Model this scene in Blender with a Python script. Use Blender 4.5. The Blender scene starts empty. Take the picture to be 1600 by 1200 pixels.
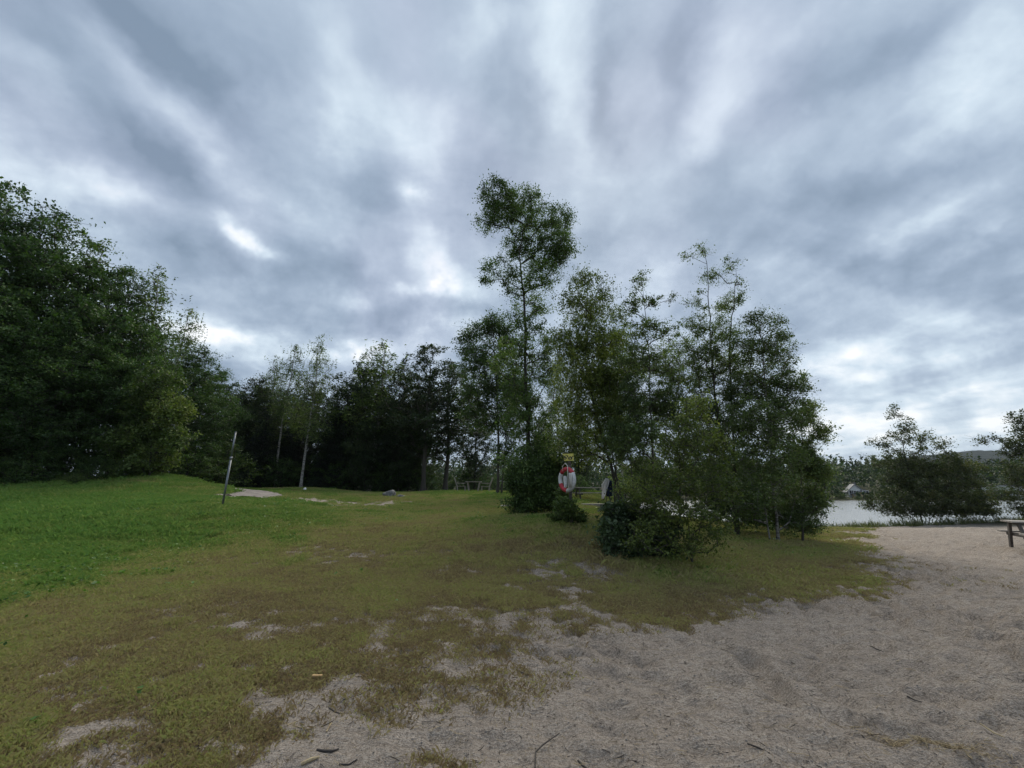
import bpy, math, random
import numpy as np
from mathutils import Vector, Matrix

# ---------------------------------------------------------------- camera, light, exposure
scene = bpy.context.scene
C = scene.collection
PITCH = math.radians(15.0)
FPX = 625.0                     # focal length in pixels of a 1600 x 1200 frame
EYE = 1.6
cam_d = bpy.data.cameras.new('camera')
cam_d.sensor_width = 36.0
cam_d.lens = 36.0 * FPX / 1600.0
cam_d.clip_start = 0.05
cam_d.clip_end = 9000
cam = bpy.data.objects.new('camera', cam_d)
C.objects.link(cam)
cam.location = (0, 0, EYE)
cam.rotation_euler = (math.pi / 2 + PITCH, 0, 0)
scene.camera = cam
scene.view_settings.view_transform = 'Standard'
scene.view_settings.look = 'None'
scene.view_settings.exposure = 1.2
scene.view_settings.gamma = 1.0
scene.view_settings.use_curve_mapping = False
scene.render.engine = 'CYCLES'
cy = scene.cycles
cy.max_bounces = 7
cy.diffuse_bounces = 4
cy.glossy_bounces = 3
cy.transmission_bounces = 4
cy.volume_bounces = 0
cy.use_denoising = True
try:
    cy.denoiser = 'OPENIMAGEDENOISE'
    cy.denoising_prefilter = 'ACCURATE'
    cy.denoising_input_passes = 'RGB_ALBEDO_NORMAL'
except Exception:
    pass
SUN_EL, SUN_AZ = math.radians(46), math.radians(14)     # azimuth from +Y, positive to the right


def ray(px, py):
    u = (px - 800) / FPX
    v = (600 - py) / FPX
    return np.array([u, math.cos(PITCH) - v * math.sin(PITCH), math.sin(PITCH) + v * math.cos(PITCH)])


def P(px, py, Y):
    """world point seen at photo pixel (px, py) at distance Y ahead"""
    d = ray(px, py)
    return np.array([d[0] / d[1] * Y, Y, EYE + d[2] / d[1] * Y])


def mpp(px, py, Y):
    """metres per photo pixel there"""
    p = P(px, py, Y)
    return (p[1] * math.cos(PITCH) + (p[2] - EYE) * math.sin(PITCH)) / FPX


def project(x, y, z):
    zc = y * math.cos(PITCH) + (z - EYE) * math.sin(PITCH)
    yc = -y * math.sin(PITCH) + (z - EYE) * math.cos(PITCH)
    zs = np.maximum(zc, 0.05)
    return 800 + FPX * x / zs, 600 - FPX * yc / zs, zc


# ---------------------------------------------------------------- world
world = bpy.data.worlds.new('World')
scene.world = world
world.use_nodes = True
wt = world.node_tree
wt.nodes.clear()


class NT:
    """tiny helper for building node trees"""
    def __init__(s, t):
        s.t = t

    def n(s, typ, **kw):
        nd = s.t.nodes.new(typ)
        ins = kw.pop('ins', {})
        for k, v in kw.items():
            setattr(nd, k, v)
        for k, v in ins.items():
            if isinstance(v, bpy.types.NodeSocket):
                s.t.links.new(v, nd.inputs[k])
            else:
                nd.inputs[k].default_value = v
        return nd

    def m(s, op, a, b=0.0, c=0.0, clamp=False):
        nd = s.n('ShaderNodeMath', operation=op, use_clamp=clamp, ins={0: a, 1: b, 2: c})
        return nd.outputs[0]

    def vm(s, op, a, b=(0, 0, 0)):
        nd = s.n('ShaderNodeVectorMath', operation=op, ins={0: a, 1: b})
        return nd.outputs[1] if op in ('LENGTH', 'DISTANCE', 'DOT_PRODUCT') else nd.outputs[0]

    def noise(s, vec, scale, detail=4, rough=.55, out=0, dist=0.0):
        nd = s.n('ShaderNodeTexNoise', ins={'Vector': vec, 'Scale': scale, 'Detail': detail, 'Roughness': rough, 'Distortion': dist})
        return nd.outputs[out]

    def ramp(s, fac, stops, interp='LINEAR'):
        nd = s.n('ShaderNodeValToRGB', ins={0: fac})
        cr = nd.color_ramp
        cr.interpolation = interp
        while len(cr.elements) < len(stops):
            cr.elements.new(0.5)
        for e, (p, c) in zip(cr.elements, stops):
            e.position = p
            e.color = tuple(c) + (1,) if len(c) == 3 else c
        return nd.outputs[0]

    def mix(s, fac, a, b):
        nd = s.n('ShaderNodeMix', data_type='RGBA')
        for k, v in ((0, fac), (6, a), (7, b)):
            if isinstance(v, bpy.types.NodeSocket):
                s.t.links.new(v, nd.inputs[k])
            else:
                nd.inputs[k].default_value = (tuple(v) + (1,)) if isinstance(v, tuple) and len(v) == 3 else v
        return nd.outputs[2]

    def mapr(s, v, a, b, c, d, smooth=True):
        nd = s.n('ShaderNodeMapRange', ins={0: v, 1: a, 2: b, 3: c, 4: d})
        if smooth:
            nd.interpolation_type = 'SMOOTHSTEP'
        return nd.outputs[0]


w = NT(wt)
tc = w.n('ShaderNodeTexCoord')
D = w.vm('NORMALIZE', tc.outputs['Generated'])
sx = w.n('ShaderNodeSeparateXYZ', ins={0: D})
zz = w.m('ADD', w.m('MAXIMUM', sx.outputs[2], 0.0), 0.13)
pxn = w.m('DIVIDE', sx.outputs[0], zz)
pyn = w.m('DIVIDE', sx.outputs[1], zz)
plane = w.n('ShaderNodeCombineXYZ', ins={0: pxn, 1: pyn, 2: 0.0}).outputs[0]
rot = w.n('ShaderNodeMapping', ins={'Vector': plane, 'Rotation': (0, 0, math.radians(-11))}).outputs[0]
st = w.n('ShaderNodeMapping', ins={'Vector': rot, 'Scale': (1.0, 0.48, 1), 'Location': (3.3, 1.7, 0.2)}).outputs[0]
warp = w.vm('SUBTRACT', w.noise(st, 1.3, 3, .5, 1), (.5, .5, .5))
st2 = w.vm('ADD', st, w.vm('MULTIPLY', warp, (.55, .9, 0)))
n_big = w.noise(st2, 1.05, 4, .5)
n_med = w.noise(st2, 2.7, 5, .5)
rip = w.n('ShaderNodeMapping', ins={'Vector': rot, 'Scale': (.8, 1.3, 1), 'Location': (7, 2, 0)}).outputs[0]
n_rip = w.noise(rip, 1.7, 6, .58, dist=.3)
warp3 = w.vm('MULTIPLY', w.vm('SUBTRACT', w.noise(D, 4.0, 5, .55, 1), (.5, .5, .5)), (.26, .26, .20))
DW = w.vm('ADD', D, warp3)
# cloud banks and gaps: where they stand in the sky, half length, half width, slant, how light
blobs = [
    (70, 115, 130, 35, 30, .35), (260, 160, 110, 26, 48, .32), (110, 270, 150, 26, 20, .22), (175, 300, 70, 22, 15, .2), (475, 300, 70, 28, 35, .42),
    (372, 358, 42, 15, 38, .42), (412, 382, 34, 13, 30, .42), (430, 410, 20, 9, 50, .2), (455, 345, 30, 10, 40, .2), (520, 205, 55, 28, 50, .36), (650, 205, 80, 45, 0, .36), (360, 265, 45, 38, 60, .26), (660, 299, 15, 13, 0, .45),
    (650, 315, 42, 35, 60, .2), (690, 392, 35, 24, 60, .27), (705, 448, 30, 12, 10, .32), (672, 465, 30, 12, -5, .34), (735, 470, 26, 10, 0, .25), (725, 420, 16, 10, 40, .2), (645, 462, 22, 12, 0, .3), (520, 465, 32, 14, 10, .35),
    (370, 495, 28, 10, 0, .42), (430, 528, 110, 15, 3, .55), (540, 537, 90, 14, 0, .42), (660, 522, 90, 22, 0, .36), (590, 412, 22, 15, 0, .15),
    (530, 110, 70, 25, 45, .2), (730, 30, 45, 40, 0, .3), (865, 70, 110, 48, 90, .18), (880, 160, 60, 38, 90, .12), (1175, 60, 95, 50, 100, .20),
    (1100, 215, 24, 17, 0, .3), (1040, 135, 26, 20, 0, .22), (1230, 235, 70, 28, -20, .16), (1520, 75, 80, 45, -45, .26), (1450, 185, 100, 35, -45, .25),
    (1570, 190, 60, 50, 0, .2), (1400, 340, 80, 22, -15, .26), (1530, 372, 75, 14, -25, .2), (1400, 555, 110, 20, -3, .42), (1380, 592, 150, 28, 0, .32),
    (1560, 520, 60, 20, -20, .2), (1500, 610, 130, 26, 0, .2), (1310, 680, 120, 30, 0, .42), (1560, 655, 100, 30, 0, .34), (1430, 650, 100, 30, 0, .25), (500, 560, 120, 22, 0, .25), (360, 540, 60, 16, 0, .3), (1040, 430, 42, 30, 0, .26),
    (930, 300, 60, 50, 0, .12),
    (260, 50, 110, 38, 45, -.32), (315, 110, 60, 25, 45, -.18), (185, 185, 120, 18, 40, -.3), (290, 272, 75, 40, 42, -.34), (370, 190, 80, 28, 55, -.22),
    (592, 290, 50, 42, 60, -.36), (240, 372, 150, 20, 12, -.24), (400, 420, 80, 25, 8, -.3), (530, 400, 62, 22, 8, -.3), (480, 352, 40, 18, 20, -.14),
    (780, 90, 95, 38, 90, -.26), (792, 220, 65, 38, 80, -.3), (620, 490, 115, 16, 2, -.26), (730, 482, 60, 18, 0, -.2), (450, 580, 70, 18, 0, -.2),
    (360, 575, 60, 24, 0, -.14), (960, 60, 85, 20, 90, -.3), (965, 172, 55, 34, 90, -.3), (1082, 60, 85, 32, 90, -.32), (1085, 230, 60, 28, 60, -.22),
    (1250, 170, 95, 34, -40, -.3), (1370, 92, 95, 20, -40, -.2), (1300, 292, 120, 24, -15, -.24), (1290, 402, 140, 26, 8, -.34), (1410, 430, 115, 24, 0, -.34),
    (1570, 432, 70, 45, 0, -.34), (1460, 262, 120, 22, -10, -.14), (950, 377, 55, 12, 0, -.14),
]
acc = None
for bx_, by_, a_, b_, an_, am in blobs:
    c_ = ray(bx_, by_)
    ln = np.linalg.norm(c_)
    an_ = math.radians(an_)
    c2 = ray(bx_ + 20 * math.cos(an_), by_ + 20 * math.sin(an_))
    c_ = c_ / ln
    t_ = c2 / np.linalg.norm(c2) - c_
    foreshort = np.linalg.norm(t_) / (20 / FPX)
    t_ = t_ / np.linalg.norm(t_)
    A_ = 1.15 * a_ / FPX * foreshort
    B2 = 1.15 * b_ / FPX / ln ** 1.2
    A_ = max(A_, B2 * 1.001)
    dl = w.vm('SUBTRACT', DW, tuple(float(q) for q in c_))
    tt = float(math.sqrt(1 / B2 ** 2 - 1 / A_ ** 2))
    l2 = w.vm('DOT_PRODUCT', dl, dl)
    dt = w.vm('DOT_PRODUCT', dl, tuple(float(q) * tt for q in t_))
    e_ = w.m('MULTIPLY_ADD', l2, float(-1 / B2 ** 2), w.m('MULTIPLY', dt, dt))
    e_ = w.m('EXPONENT', w.m('MULTIPLY', e_, .7))
    acc = w.m('MULTIPLY_ADD', e_, am * .82, acc if acc is not None else 0.0)
f = w.m('ADD', w.m('MULTIPLY', w.m('SUBTRACT', n_big, .5), .45), w.m('MULTIPLY', w.m('SUBTRACT', n_med, .5), .75))
f = w.m('ADD', f, w.m('MULTIPLY', w.m('SUBTRACT', n_rip, .5), .8))
n_fine = w.noise(w.vm('ADD', D, w.vm('MULTIPLY', warp3, (.4, .4, .4))), 9.0, 6, .6)
f = w.m('ADD', f, w.m('MULTIPLY', w.m('SUBTRACT', n_fine, .5), w.mapr(sx.outputs[2], .2, .8, 1.0, .28)))
f = w.m('ADD', w.m('ADD', f, acc), .46)
cloud = w.ramp(f, [(0.0, (.195, .262, .350)), (.28, (.292, .370, .475)), (.5, (.410, .497, .605)), (.72, (.590, .690, .780)), (1.0, (.93, .96, .98))])
# a faint violet cast towards the bright middle, greener grey to the sides
cast = w.noise(D, 2.2, 2, .5)
cloud = w.mix(w.mapr(cast, .48, .66, 0, .22), cloud, w.vm('MULTIPLY', cloud, (1.15, .98, 1.04)))
sky = w.n('ShaderNodeTexSky', sky_type='NISHITA', sun_disc=False, sun_elevation=SUN_EL, sun_rotation=SUN_AZ)
skyc = w.vm('MULTIPLY', sky.outputs[0], (.1, .1, .1))
final = w.mix(.95, skyc, cloud)
final = w.mix(w.mapr(sx.outputs[2], -.06, -.01, 1, 0), final, (.10, .11, .10))
bg = w.n('ShaderNodeBackground', ins={0: final, 1: 0.52})
out = w.n('ShaderNodeOutputWorld', ins={0: bg.outputs[0]})
world.cycles.sampling_method = 'MANUAL'
world.cycles.sample_map_resolution = 512

sun_d = bpy.data.lights.new('sun', 'SUN')
sun_d.energy = 1.5
sun_d.angle = math.radians(48)
sun_d.color = (1, .90, .74)
sun = bpy.data.objects.new('sun', sun_d)
C.objects.link(sun)
sd = Vector((math.sin(SUN_AZ) * math.cos(SUN_EL), math.cos(SUN_AZ) * math.cos(SUN_EL), math.sin(SUN_EL)))
sun.rotation_euler = sd.to_track_quat('Z', 'Y').to_euler()
sun.location = (0, 0, 40)

# ---------------------------------------------------------------- numpy noise
_rs = np.random.RandomState(11)
_tab = _rs.rand(256, 256)


def vnoise(x, y):
    xi = np.floor(x).astype(int)
    yi = np.floor(y).astype(int)
    fx = x - xi
    fy = y - yi
    fx = fx * fx * (3 - 2 * fx)
    fy = fy * fy * (3 - 2 * fy)
    a = _tab[xi & 255, yi & 255]
    b = _tab[(xi + 1) & 255, yi & 255]
    c = _tab[xi & 255, (yi + 1) & 255]
    d = _tab[(xi + 1) & 255, (yi + 1) & 255]
    return (a * (1 - fx) + b * fx) * (1 - fy) + (c * (1 - fx) + d * fx) * fy


def fbm(x, y, s, o=4):
    v = 0
    a = .5
    t = 0
    for k in range(o):
        v = v + a * vnoise(x * s + 17.3 * k, y * s + 5.1 * k)
        t += a
        a *= .55
        s *= 2.03
    return v / t


def worley(x, y, s):
    """distance to the nearest jittered point, and that point's own random number"""
    x = x * s
    y = y * s
    xi = np.floor(x).astype(int)
    yi = np.floor(y).astype(int)
    best = np.full(x.shape, 9.0)
    rid = np.zeros(x.shape)
    for i in (-1, 0, 1):
        for j in (-1, 0, 1):
            cx = xi + i
            cyy = yi + j
            jx = _tab[cx & 255, cyy & 255]
            jy = _tab[(cx + 91) & 255, (cyy + 37) & 255]
            r = _tab[(cx + 13) & 255, (cyy + 171) & 255]
            d = np.hypot(cx + jx - x, cyy + jy - y)
            m = d < best
            best = np.where(m, d, best)
            rid = np.where(m, r, rid)
    return best, rid


def sstep(a, b, x):
    t = np.clip((x - a) / (b - a), 0, 1)
    return t * t * (3 - 2 * t)


# ---------------------------------------------------------------- terrain
ctrl = []
for px, py, Y in [
    (0, 792, 14.5), (150, 787, 14.5), (300, 783, 14.5), (60, 760, 18.8), (0, 764, 18.3), (150, 759, 19), (375, 784, 16.3), (388, 766, 22), (350, 763, 24), (347, 793, 13), (250, 741, 22), (300, 752, 23), (190, 750, 21), (330, 760, 25),
    (400, 769, 25), (385, 764, 29), (480, 766.5, 36), (560, 771, 35), (620, 772, 33), (690, 768, 34), (760, 767, 34), (800, 768, 35),
    (600, 800, 17), (760, 800, 15.5), (850, 805, 14), (895, 817, 11), (935, 795, 20), (940, 784, 25), (960, 779, 29),
    (716, 769, 28), (742, 769, 29), (775, 769, 29), (850, 774, 29), (850, 772, 26),
    (0, 860, 9.5), (200, 880, 8.8), (400, 850, 10.5), (700, 850, 10.5), (860, 860, 9.6),
]:
    ctrl.append(tuple(P(px, py, Y)))
ctrl += [(-20, 15.2, 1.35), (-26, 16.5, 1.7)] + [(x, y, 0.0) for x in (-6, 0, 6) for y in (2, 5)] + [(-9, 4, .05), (-8, 7.4, .2), (-3, 8, .03), (3, 8, 0), (4.5, 9, 0), (9, 8, 0), (14, 11, 0), (20, 8, -.02), (12, 5, 0),
         (7, 13.5, .12), (9, 14.5, .06), (9.5, 17, .05), (14, 17, 0), (13, 20, -.05), (20, 20, -.08), (27, 20, -.1), (26, 14, -.03),
         (8, 22, .3), (10, 24, .0), (8, 29, -.2), (5, 14, .35), (4.6, 18, .75), (-20, 12, 1.2), (-26, 21, 2.4), (-28, 28, 2.3), (-16, 32, 2.0),
         (-6, 46, 1.4), (4, 40, .8), (-25, 45, 2.2), (-6, -4, .0), (8, -4, 0), (-16, 3, .4), (20, 0, 0)]
ctrl = np.array(ctrl)


def _tps(r):
    return np.where(r > 1e-6, r * r * np.log(np.maximum(r, 1e-6)), 0)


_n = len(ctrl)
_A = np.zeros((_n + 3, _n + 3))
_A[:_n, :_n] = _tps(np.hypot(ctrl[:, None, 0] - ctrl[None, :, 0], ctrl[:, None, 1] - ctrl[None, :, 1])) + np.eye(_n) * .35
_A[:_n, _n] = 1
_A[:_n, _n + 1:] = ctrl[:, :2]
_A[_n:, :_n] = _A[:_n, _n:].T
_W = np.linalg.solve(_A, np.append(ctrl[:, 2], [0, 0, 0]))

LAKE = np.array([(90, -25), (60, 8), (42, 22), (33, 27), (24, 26.5), (17, 26), (12, 27), (9.3, 30), (6, 37), (0, 44), (-12, 52), (-34, 62), (-55, 78),
                 (-50, 104), (0, 107), (60, 106), (150, 107), (300, 112), (420, 60), (420, -40)], float)
WATER = -0.7


def lake_sd(x, y):
    """signed distance to the shoreline, negative inside the lake"""
    best = np.full(x.shape, 1e9)
    ins = np.zeros(x.shape, bool)
    for i in range(len(LAKE)):
        a = LAKE[i]
        b = LAKE[(i + 1) % len(LAKE)]
        d = b - a
        t = np.clip(((x - a[0]) * d[0] + (y - a[1]) * d[1]) / (d @ d), 0, 1)
        best = np.minimum(best, np.hypot(x - a[0] - t * d[0], y - a[1] - t * d[1]))
        c = (a[1] > y) != (b[1] > y)
        ins ^= c & (x < (b[0] - a[0]) * (y - a[1]) / (b[1] - a[1] + 1e-12) + a[0])
    return np.where(ins, -best, best)


def ground_z(x, y):
    x = np.asarray(x, float)
    y = np.asarray(y, float)
    sh = x.shape
    x = x.ravel()
    y = y.ravel()
    r = np.hypot(x, y)
    k = np.where(r > 48, 48 / np.maximum(r, 1e-6), 1)
    xx = x * k
    yy = y * k
    z = _W[_n] + _W[_n + 1] * xx + _W[_n + 2] * yy
    for i in range(_n):
        z = z + _W[i] * _tps(np.hypot(xx - ctrl[i, 0], yy - ctrl[i, 1]))
    z = np.clip(z, -.4, 3.0)
    far_ = sstep(30, 48, r)
    side = sstep(-10, 10, x)
    z = z * (1 - far_) + far_ * (1.7 * (1 - side) + 0.2 * side)
    sdl = lake_sd(x, y)
    farshore = sstep(90, 104, y) * sstep(0, 1, sdl)
    zf = -.5 + .035 * np.clip(sdl, 0, 140) + 3.0 * sstep(10, 60, sdl)
    z = z * (1 - farshore) + farshore * zf
    t = sstep(-5, 2.2, sdl)
    z = -2.6 * (1 - t) + z * t
    return z.reshape(sh)


def ground_at(px, py, ymin=1.0, ymax=60.0):
    d = ray(px, py)
    Y = np.geomspace(ymin, ymax, 500)
    X = d[0] / d[1] * Y
    Z = EYE + d[2] / d[1] * Y
    g = ground_z(X, Y)
    hit = np.nonzero(Z <= g)[0]
    i = hit[0] if len(hit) else len(Y) - 1
    return float(X[i]), float(Y[i]), float(g[i])


GC = []
for row in [
    (772, [(0, 1, .75), (200, 1, .75), (300, 1, .7), (400, 1, .6), (600, 1, .6), (750, 1, .7), (900, .8, .5), (1100, 1, .6), (1250, .6, .5), (1300, .1, .4), (1400, 0, .1), (1560, 0, .1)]),
    (798, [(0, 1, 1), (200, 1, 1), (350, 1, .95), (450, 1, .6), (680, 1, .5), (760, 1, .6), (850, 1, .55), (950, 1, .5), (1200, 1, .6), (1262, .9, .5), (1330, 0, 0), (1500, 0, 0)]),
    (787, [(530, .25, .3), (300, 1, .95), (100, 1, 1)]), (799, [(600, .1, .2), (640, .8, .4), (550, .8, .45)]),
    (820, [(0, 1, 1), (150, 1, 1), (300, 1, .95), (400, 1, .7), (600, 1, .48), (750, 1, .5), (850, 1, .5), (950, 1, .5), (1200, 1, .55), (1270, .9, .5), (1310, .05, 0), (1420, 0, 0)]),
    (845, [(0, 1, 1), (150, 1, 1), (300, 1, .9), (400, 1, .55), (600, 1, .4), (750, 1, .4), (850, .9, .4), (1200, 1, .55), (1290, .7, .4), (1335, .05, .2), (1450, 0, 0)]),
    (870, [(0, 1, .95), (150, 1, .85), (300, 1, .5), (420, .45, .15), (500, .3, .1), (620, .3, .1), (680, .38, .1), (760, .95, .35), (835, .45, .12), (950, .95, .45), (1100, 1, .55), (1250, 1, .5), (1318, .8, .35), (1370, 0, 0)]),
    (892, [(870, .3, .1), (760, .8, .3), (600, .95, .35), (450, 1, .4), (1000, .95, .4), (1180, 1, .5), (1300, .85, .35), (1350, .4, .2), (1400, 0, 0)]),
    (918, [(0, 1, .7), (200, 1, .45), (400, 1, .4), (550, .9, .35), (700, .65, .3), (800, .6, .25), (900, .35, .15), (960, .35, .2), (1060, .95, .4), (1160, .7, .3), (1240, .45, .2), (1320, .1, .1), (1500, 0, 0)]),
    (945, [(930, .4, .2), (1030, .95, .4), (1110, .6, .15), (1170, 0, .1), (860, .4, .15)]), (968, [(950, .4, .15), (1060, .25, .1), (1130, 0, 0), (1300, 0, 0)]),
    (970, [(0, 1, .5), (150, 1, .4), (300, .75, .3), (380, .42, .2), (500, .68, .3), (650, .58, .2), (760, .55, .15), (850, .3, .1)]),
    (1000, [(1000, 0, 0), (1150, 0, 0), (900, .08, 0), (820, .3, .1), (1400, 0, 0)]),
    (1040, [(0, .9, .45), (100, .6, .3), (200, .7, .35), (350, .75, .3), (480, .62, .2), (620, .45, .12), (750, .25, .08), (850, .1, .1), (1000, 0, 0), (1500, 0, 0)]),
    (1120, [(0, .8, .45), (120, .35, .3), (200, .45, .3), (300, .72, .3), (385, .7, .3), (460, .22, .2), (600, .14, .15), (800, .05, 0), (1000, 0, 0), (1300, 0, 0), (1500, 0, 0)]),
    (1190, [(0, .8, .5), (80, .7, .4), (160, .3, .3), (250, .4, .35), (330, .5, .4), (400, .2, .4), (500, .1, .3), (710, .2, .4), (800, .04, 0), (1000, 0, 0), (1500, 0, 0)]),
]:
    for px, g_, c_ in row[1]:
        GC.append((px, row[0], g_, c_))
GC = np.array(GC)


def _ab(px, py):
    return px / 95.0, .85 * np.sqrt(np.clip(py - 760, 0, 460))


PATH = np.array([(-18, 25.5), (-15.5, 23.7), (-13.4, 21.8), (-12.2, 19.8), (-12.1, 18.6)], float)
BARE = [(4.5, 21.7, 1.7, .55)]


def path_dist(x, y):
    best = np.full(np.shape(x), 99.0)
    for a, b in zip(PATH[:-1], PATH[1:]):
        d = b - a
        t = np.clip(((x - a[0]) * d[0] + (y - a[1]) * d[1]) / (d @ d), 0, 1)
        best = np.minimum(best, np.hypot(x - a[0] - t * d[0], y - a[1] - t * d[1]))
    return best


def cover_green(x, y, z):
    px, py, zc = project(x, y, z)
    px = np.clip(px, -200, 1800)
    py = np.clip(np.where(zc > .3, py, 1250), 762, 1215)
    a, b = _ab(px, py)
    ga, gb = _ab(GC[:, 0], GC[:, 1])
    num = np.zeros(x.shape)
    nc = np.zeros(x.shape)
    den = np.full(x.shape, 1e-12)
    denc = np.full(x.shape, 1e-12)
    for i in range(len(GC)):
        k = np.exp(-((a - ga[i]) ** 2 + (b - gb[i]) ** 2) / (2 * .44 ** 2)) + 1e-5 / (1e-3 + (a - ga[i]) ** 2 + (b - gb[i]) ** 2) ** 2
        num += k * GC[i, 2]
        kc = np.exp(-((a - ga[i]) ** 2 + (b - gb[i]) ** 2) / (2 * 1.25 ** 2)) + 1e-5
        nc += kc * GC[i, 3]
        denc += kc
        den += k
    g = num / den
    c = nc / denc
    n1 = fbm(x + 40, y + 9, 1.1, 5) - .5
    n2 = fbm(x + 3, y + 70, 5.5, 3) - .5
    n4 = fbm(x + 8, y + 2, 14, 2) - .5
    brown = np.exp(-((px - 560) / 330) ** 2 - ((py - 1020) / 95) ** 2)
    g = g - .16 * np.exp(-((px - 680) / 190) ** 2 - ((py - 1000) / 55) ** 2) - .14 * np.exp(-((px - 200) / 150) ** 2 - ((py - 1110) / 60) ** 2) - .18 * np.exp(-((px - 390) / 120) ** 2 - ((py - 985) / 16) ** 2)
    g = g - .16 * np.exp(-((px - 560) / 300) ** 2 - ((py - 868) / 16) ** 2) - .2 * np.exp(-((px - 830) / 90) ** 2 - ((py - 875) / 18) ** 2) - .24 * np.exp(-((px - 430) / 440) ** 2 - ((py - 1080) / 130) ** 2) - .07 * sstep(900, 960, py)
    c = c * (1 - .6 * brown) * (1 - .3 * np.exp(-((px - 120) / 330) ** 2 - ((py - 1080) / 140) ** 2)) * (1 - .3 * np.exp(-((px - 600) / 330) ** 2 - ((py - 866) / 18) ** 2)) * (1 - .5 * np.exp(-((px - 860) / 130) ** 2 - ((py - 868) / 20) ** 2))
    n3 = fbm(x * .55 + 13, y * 1.3 + 31, .9, 4) - .5
    g = g + (n1 * 1.0 + n2 * 1.7 + n3 * 1.1 + n4 * 1.0) * np.clip(1.55 - 1.35 * np.abs(g - .5) * 2, .0, 1)
    c = c + n1 * .7 + n2 * .45 + n4 * .25
    g = np.minimum(g, sstep(.95, 1.35, path_dist(x, y) + .5 * (n1 + n2)))
    for (bx, by, rx, ry) in BARE:
        g = np.minimum(g, sstep(.7, 1.2, ((x - bx) / rx) ** 2 + ((y - by) / ry) ** 2))
    return np.clip(g, 0, 1), np.clip(c, 0, 1)


def relief(x, y, g):
    """footprints, scuffs and humps"""
    sand = 1 - sstep(.15, .6, g)
    r = np.hypot(x, y)
    near = 1 - sstep(26, 40, r)
    ca, sa = math.cos(.45), math.sin(.45)
    xr = x * ca - y * sa + .25 * (fbm(x, y, 1.7, 2) - .5)
    yr = (x * sa + y * ca)
    d1, r1 = worley(xr * .62, yr, 3.6)
    d2, r2 = worley(xr * .7 + 9, yr + 4, 8.5)
    d3, r3 = worley(xr + 9, yr + 4, 2.0)
    dents = -.105 * np.exp(-(d1 / .33) ** 2) * (.25 + r1) + .045 * np.exp(-((d1 - .55) / .16) ** 2)
    dents += -.055 * np.exp(-(d2 / .4) ** 2) * (.3 + r2) - .05 * np.exp(-(d3 / .2) ** 2) * (r3 > .5)
    soft = sstep(.42, .62, fbm(x + 5, y, .55, 2))         # some areas are trampled more
    z = sand * dents * (.45 + .75 * sstep(-2, 4, x)) * (.6 + .6 * soft)
    z = z + (fbm(x, y, 1.3, 4) - .5) * (.05 + .06 * sstep(.3, .9, g)) + (fbm(x + 9, y, 8, 3) - .5) * .018
    # a long scuffed furrow and a wheel rut in the sand
    for (a, b, wd, dp) in FURROWS:
        d = b - a
        t = np.clip(((x - a[0]) * d[0] + (y - a[1]) * d[1]) / (d @ d), 0, 1)
        q = np.hypot(x - a[0] - t * d[0], y - a[1] - t * d[1]) + .03 * (fbm(x, y, 6, 2) - .5)
        z = z - dp * np.exp(-(q / wd) ** 2) + dp * .35 * np.exp(-((q - 1.7 * wd) / (.5 * wd)) ** 2)
    return z * near


FURROWS = []
for (a, b, wd, dp) in [((1165, 1025), (1215, 1085), .10, .09), ((1505, 990), (1600, 1035), .05, .05), ((1400, 960), (1505, 990), .04, .02), ((1180, 1000), (1290, 930), .07, .02)]:
    A_ = np.array(ground_at(*a)[:2])
    B_ = np.array(ground_at(*b)[:2])
    FURROWS.append((A_, B_, wd, dp))


def surf_z(x, y):
    x = np.asarray(x, float)
    y = np.asarray(y, float)
    z0 = ground_z(x, y)
    g, c = cover_green(x, y, z0)
    return z0 + relief(x, y, g)


# ---------------------------------------------------------------- mesh helpers
def np_mesh(name, verts, faces, mats=(), smooth=False, fattr=None, vattr=None, midx=None):
    verts = np.asarray(verts, np.float32).reshape(-1, 3)
    faces = np.asarray(faces, np.int32)
    me = bpy.data.meshes.new(name)
    k = faces.shape[1]
    nf = faces.shape[0]
    me.vertices.add(len(verts))
    me.vertices.foreach_set('co', verts.ravel())
    me.loops.add(nf * k)
    me.loops.foreach_set('vertex_index', faces.ravel())
    me.polygons.add(nf)
    me.polygons.foreach_set('loop_start', np.arange(0, nf * k, k, dtype=np.int32))
    if smooth:
        me.polygons.foreach_set('use_smooth', np.ones(nf, bool))
    for m in mats:
        me.materials.append(m)
    if midx is not None:
        me.polygons.foreach_set('material_index', np.asarray(midx, np.int32))
    for nm, v in (fattr or {}).items():
        a = me.attributes.new(nm, 'FLOAT', 'FACE')
        a.data.foreach_set('value', np.asarray(v, np.float32))
    for nm, v in (vattr or {}).items():
        a = me.attributes.new(nm, 'FLOAT', 'POINT')
        a.data.foreach_set('value', np.asarray(v, np.float32))
    me.update(calc_edges=True)
    return me


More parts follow.
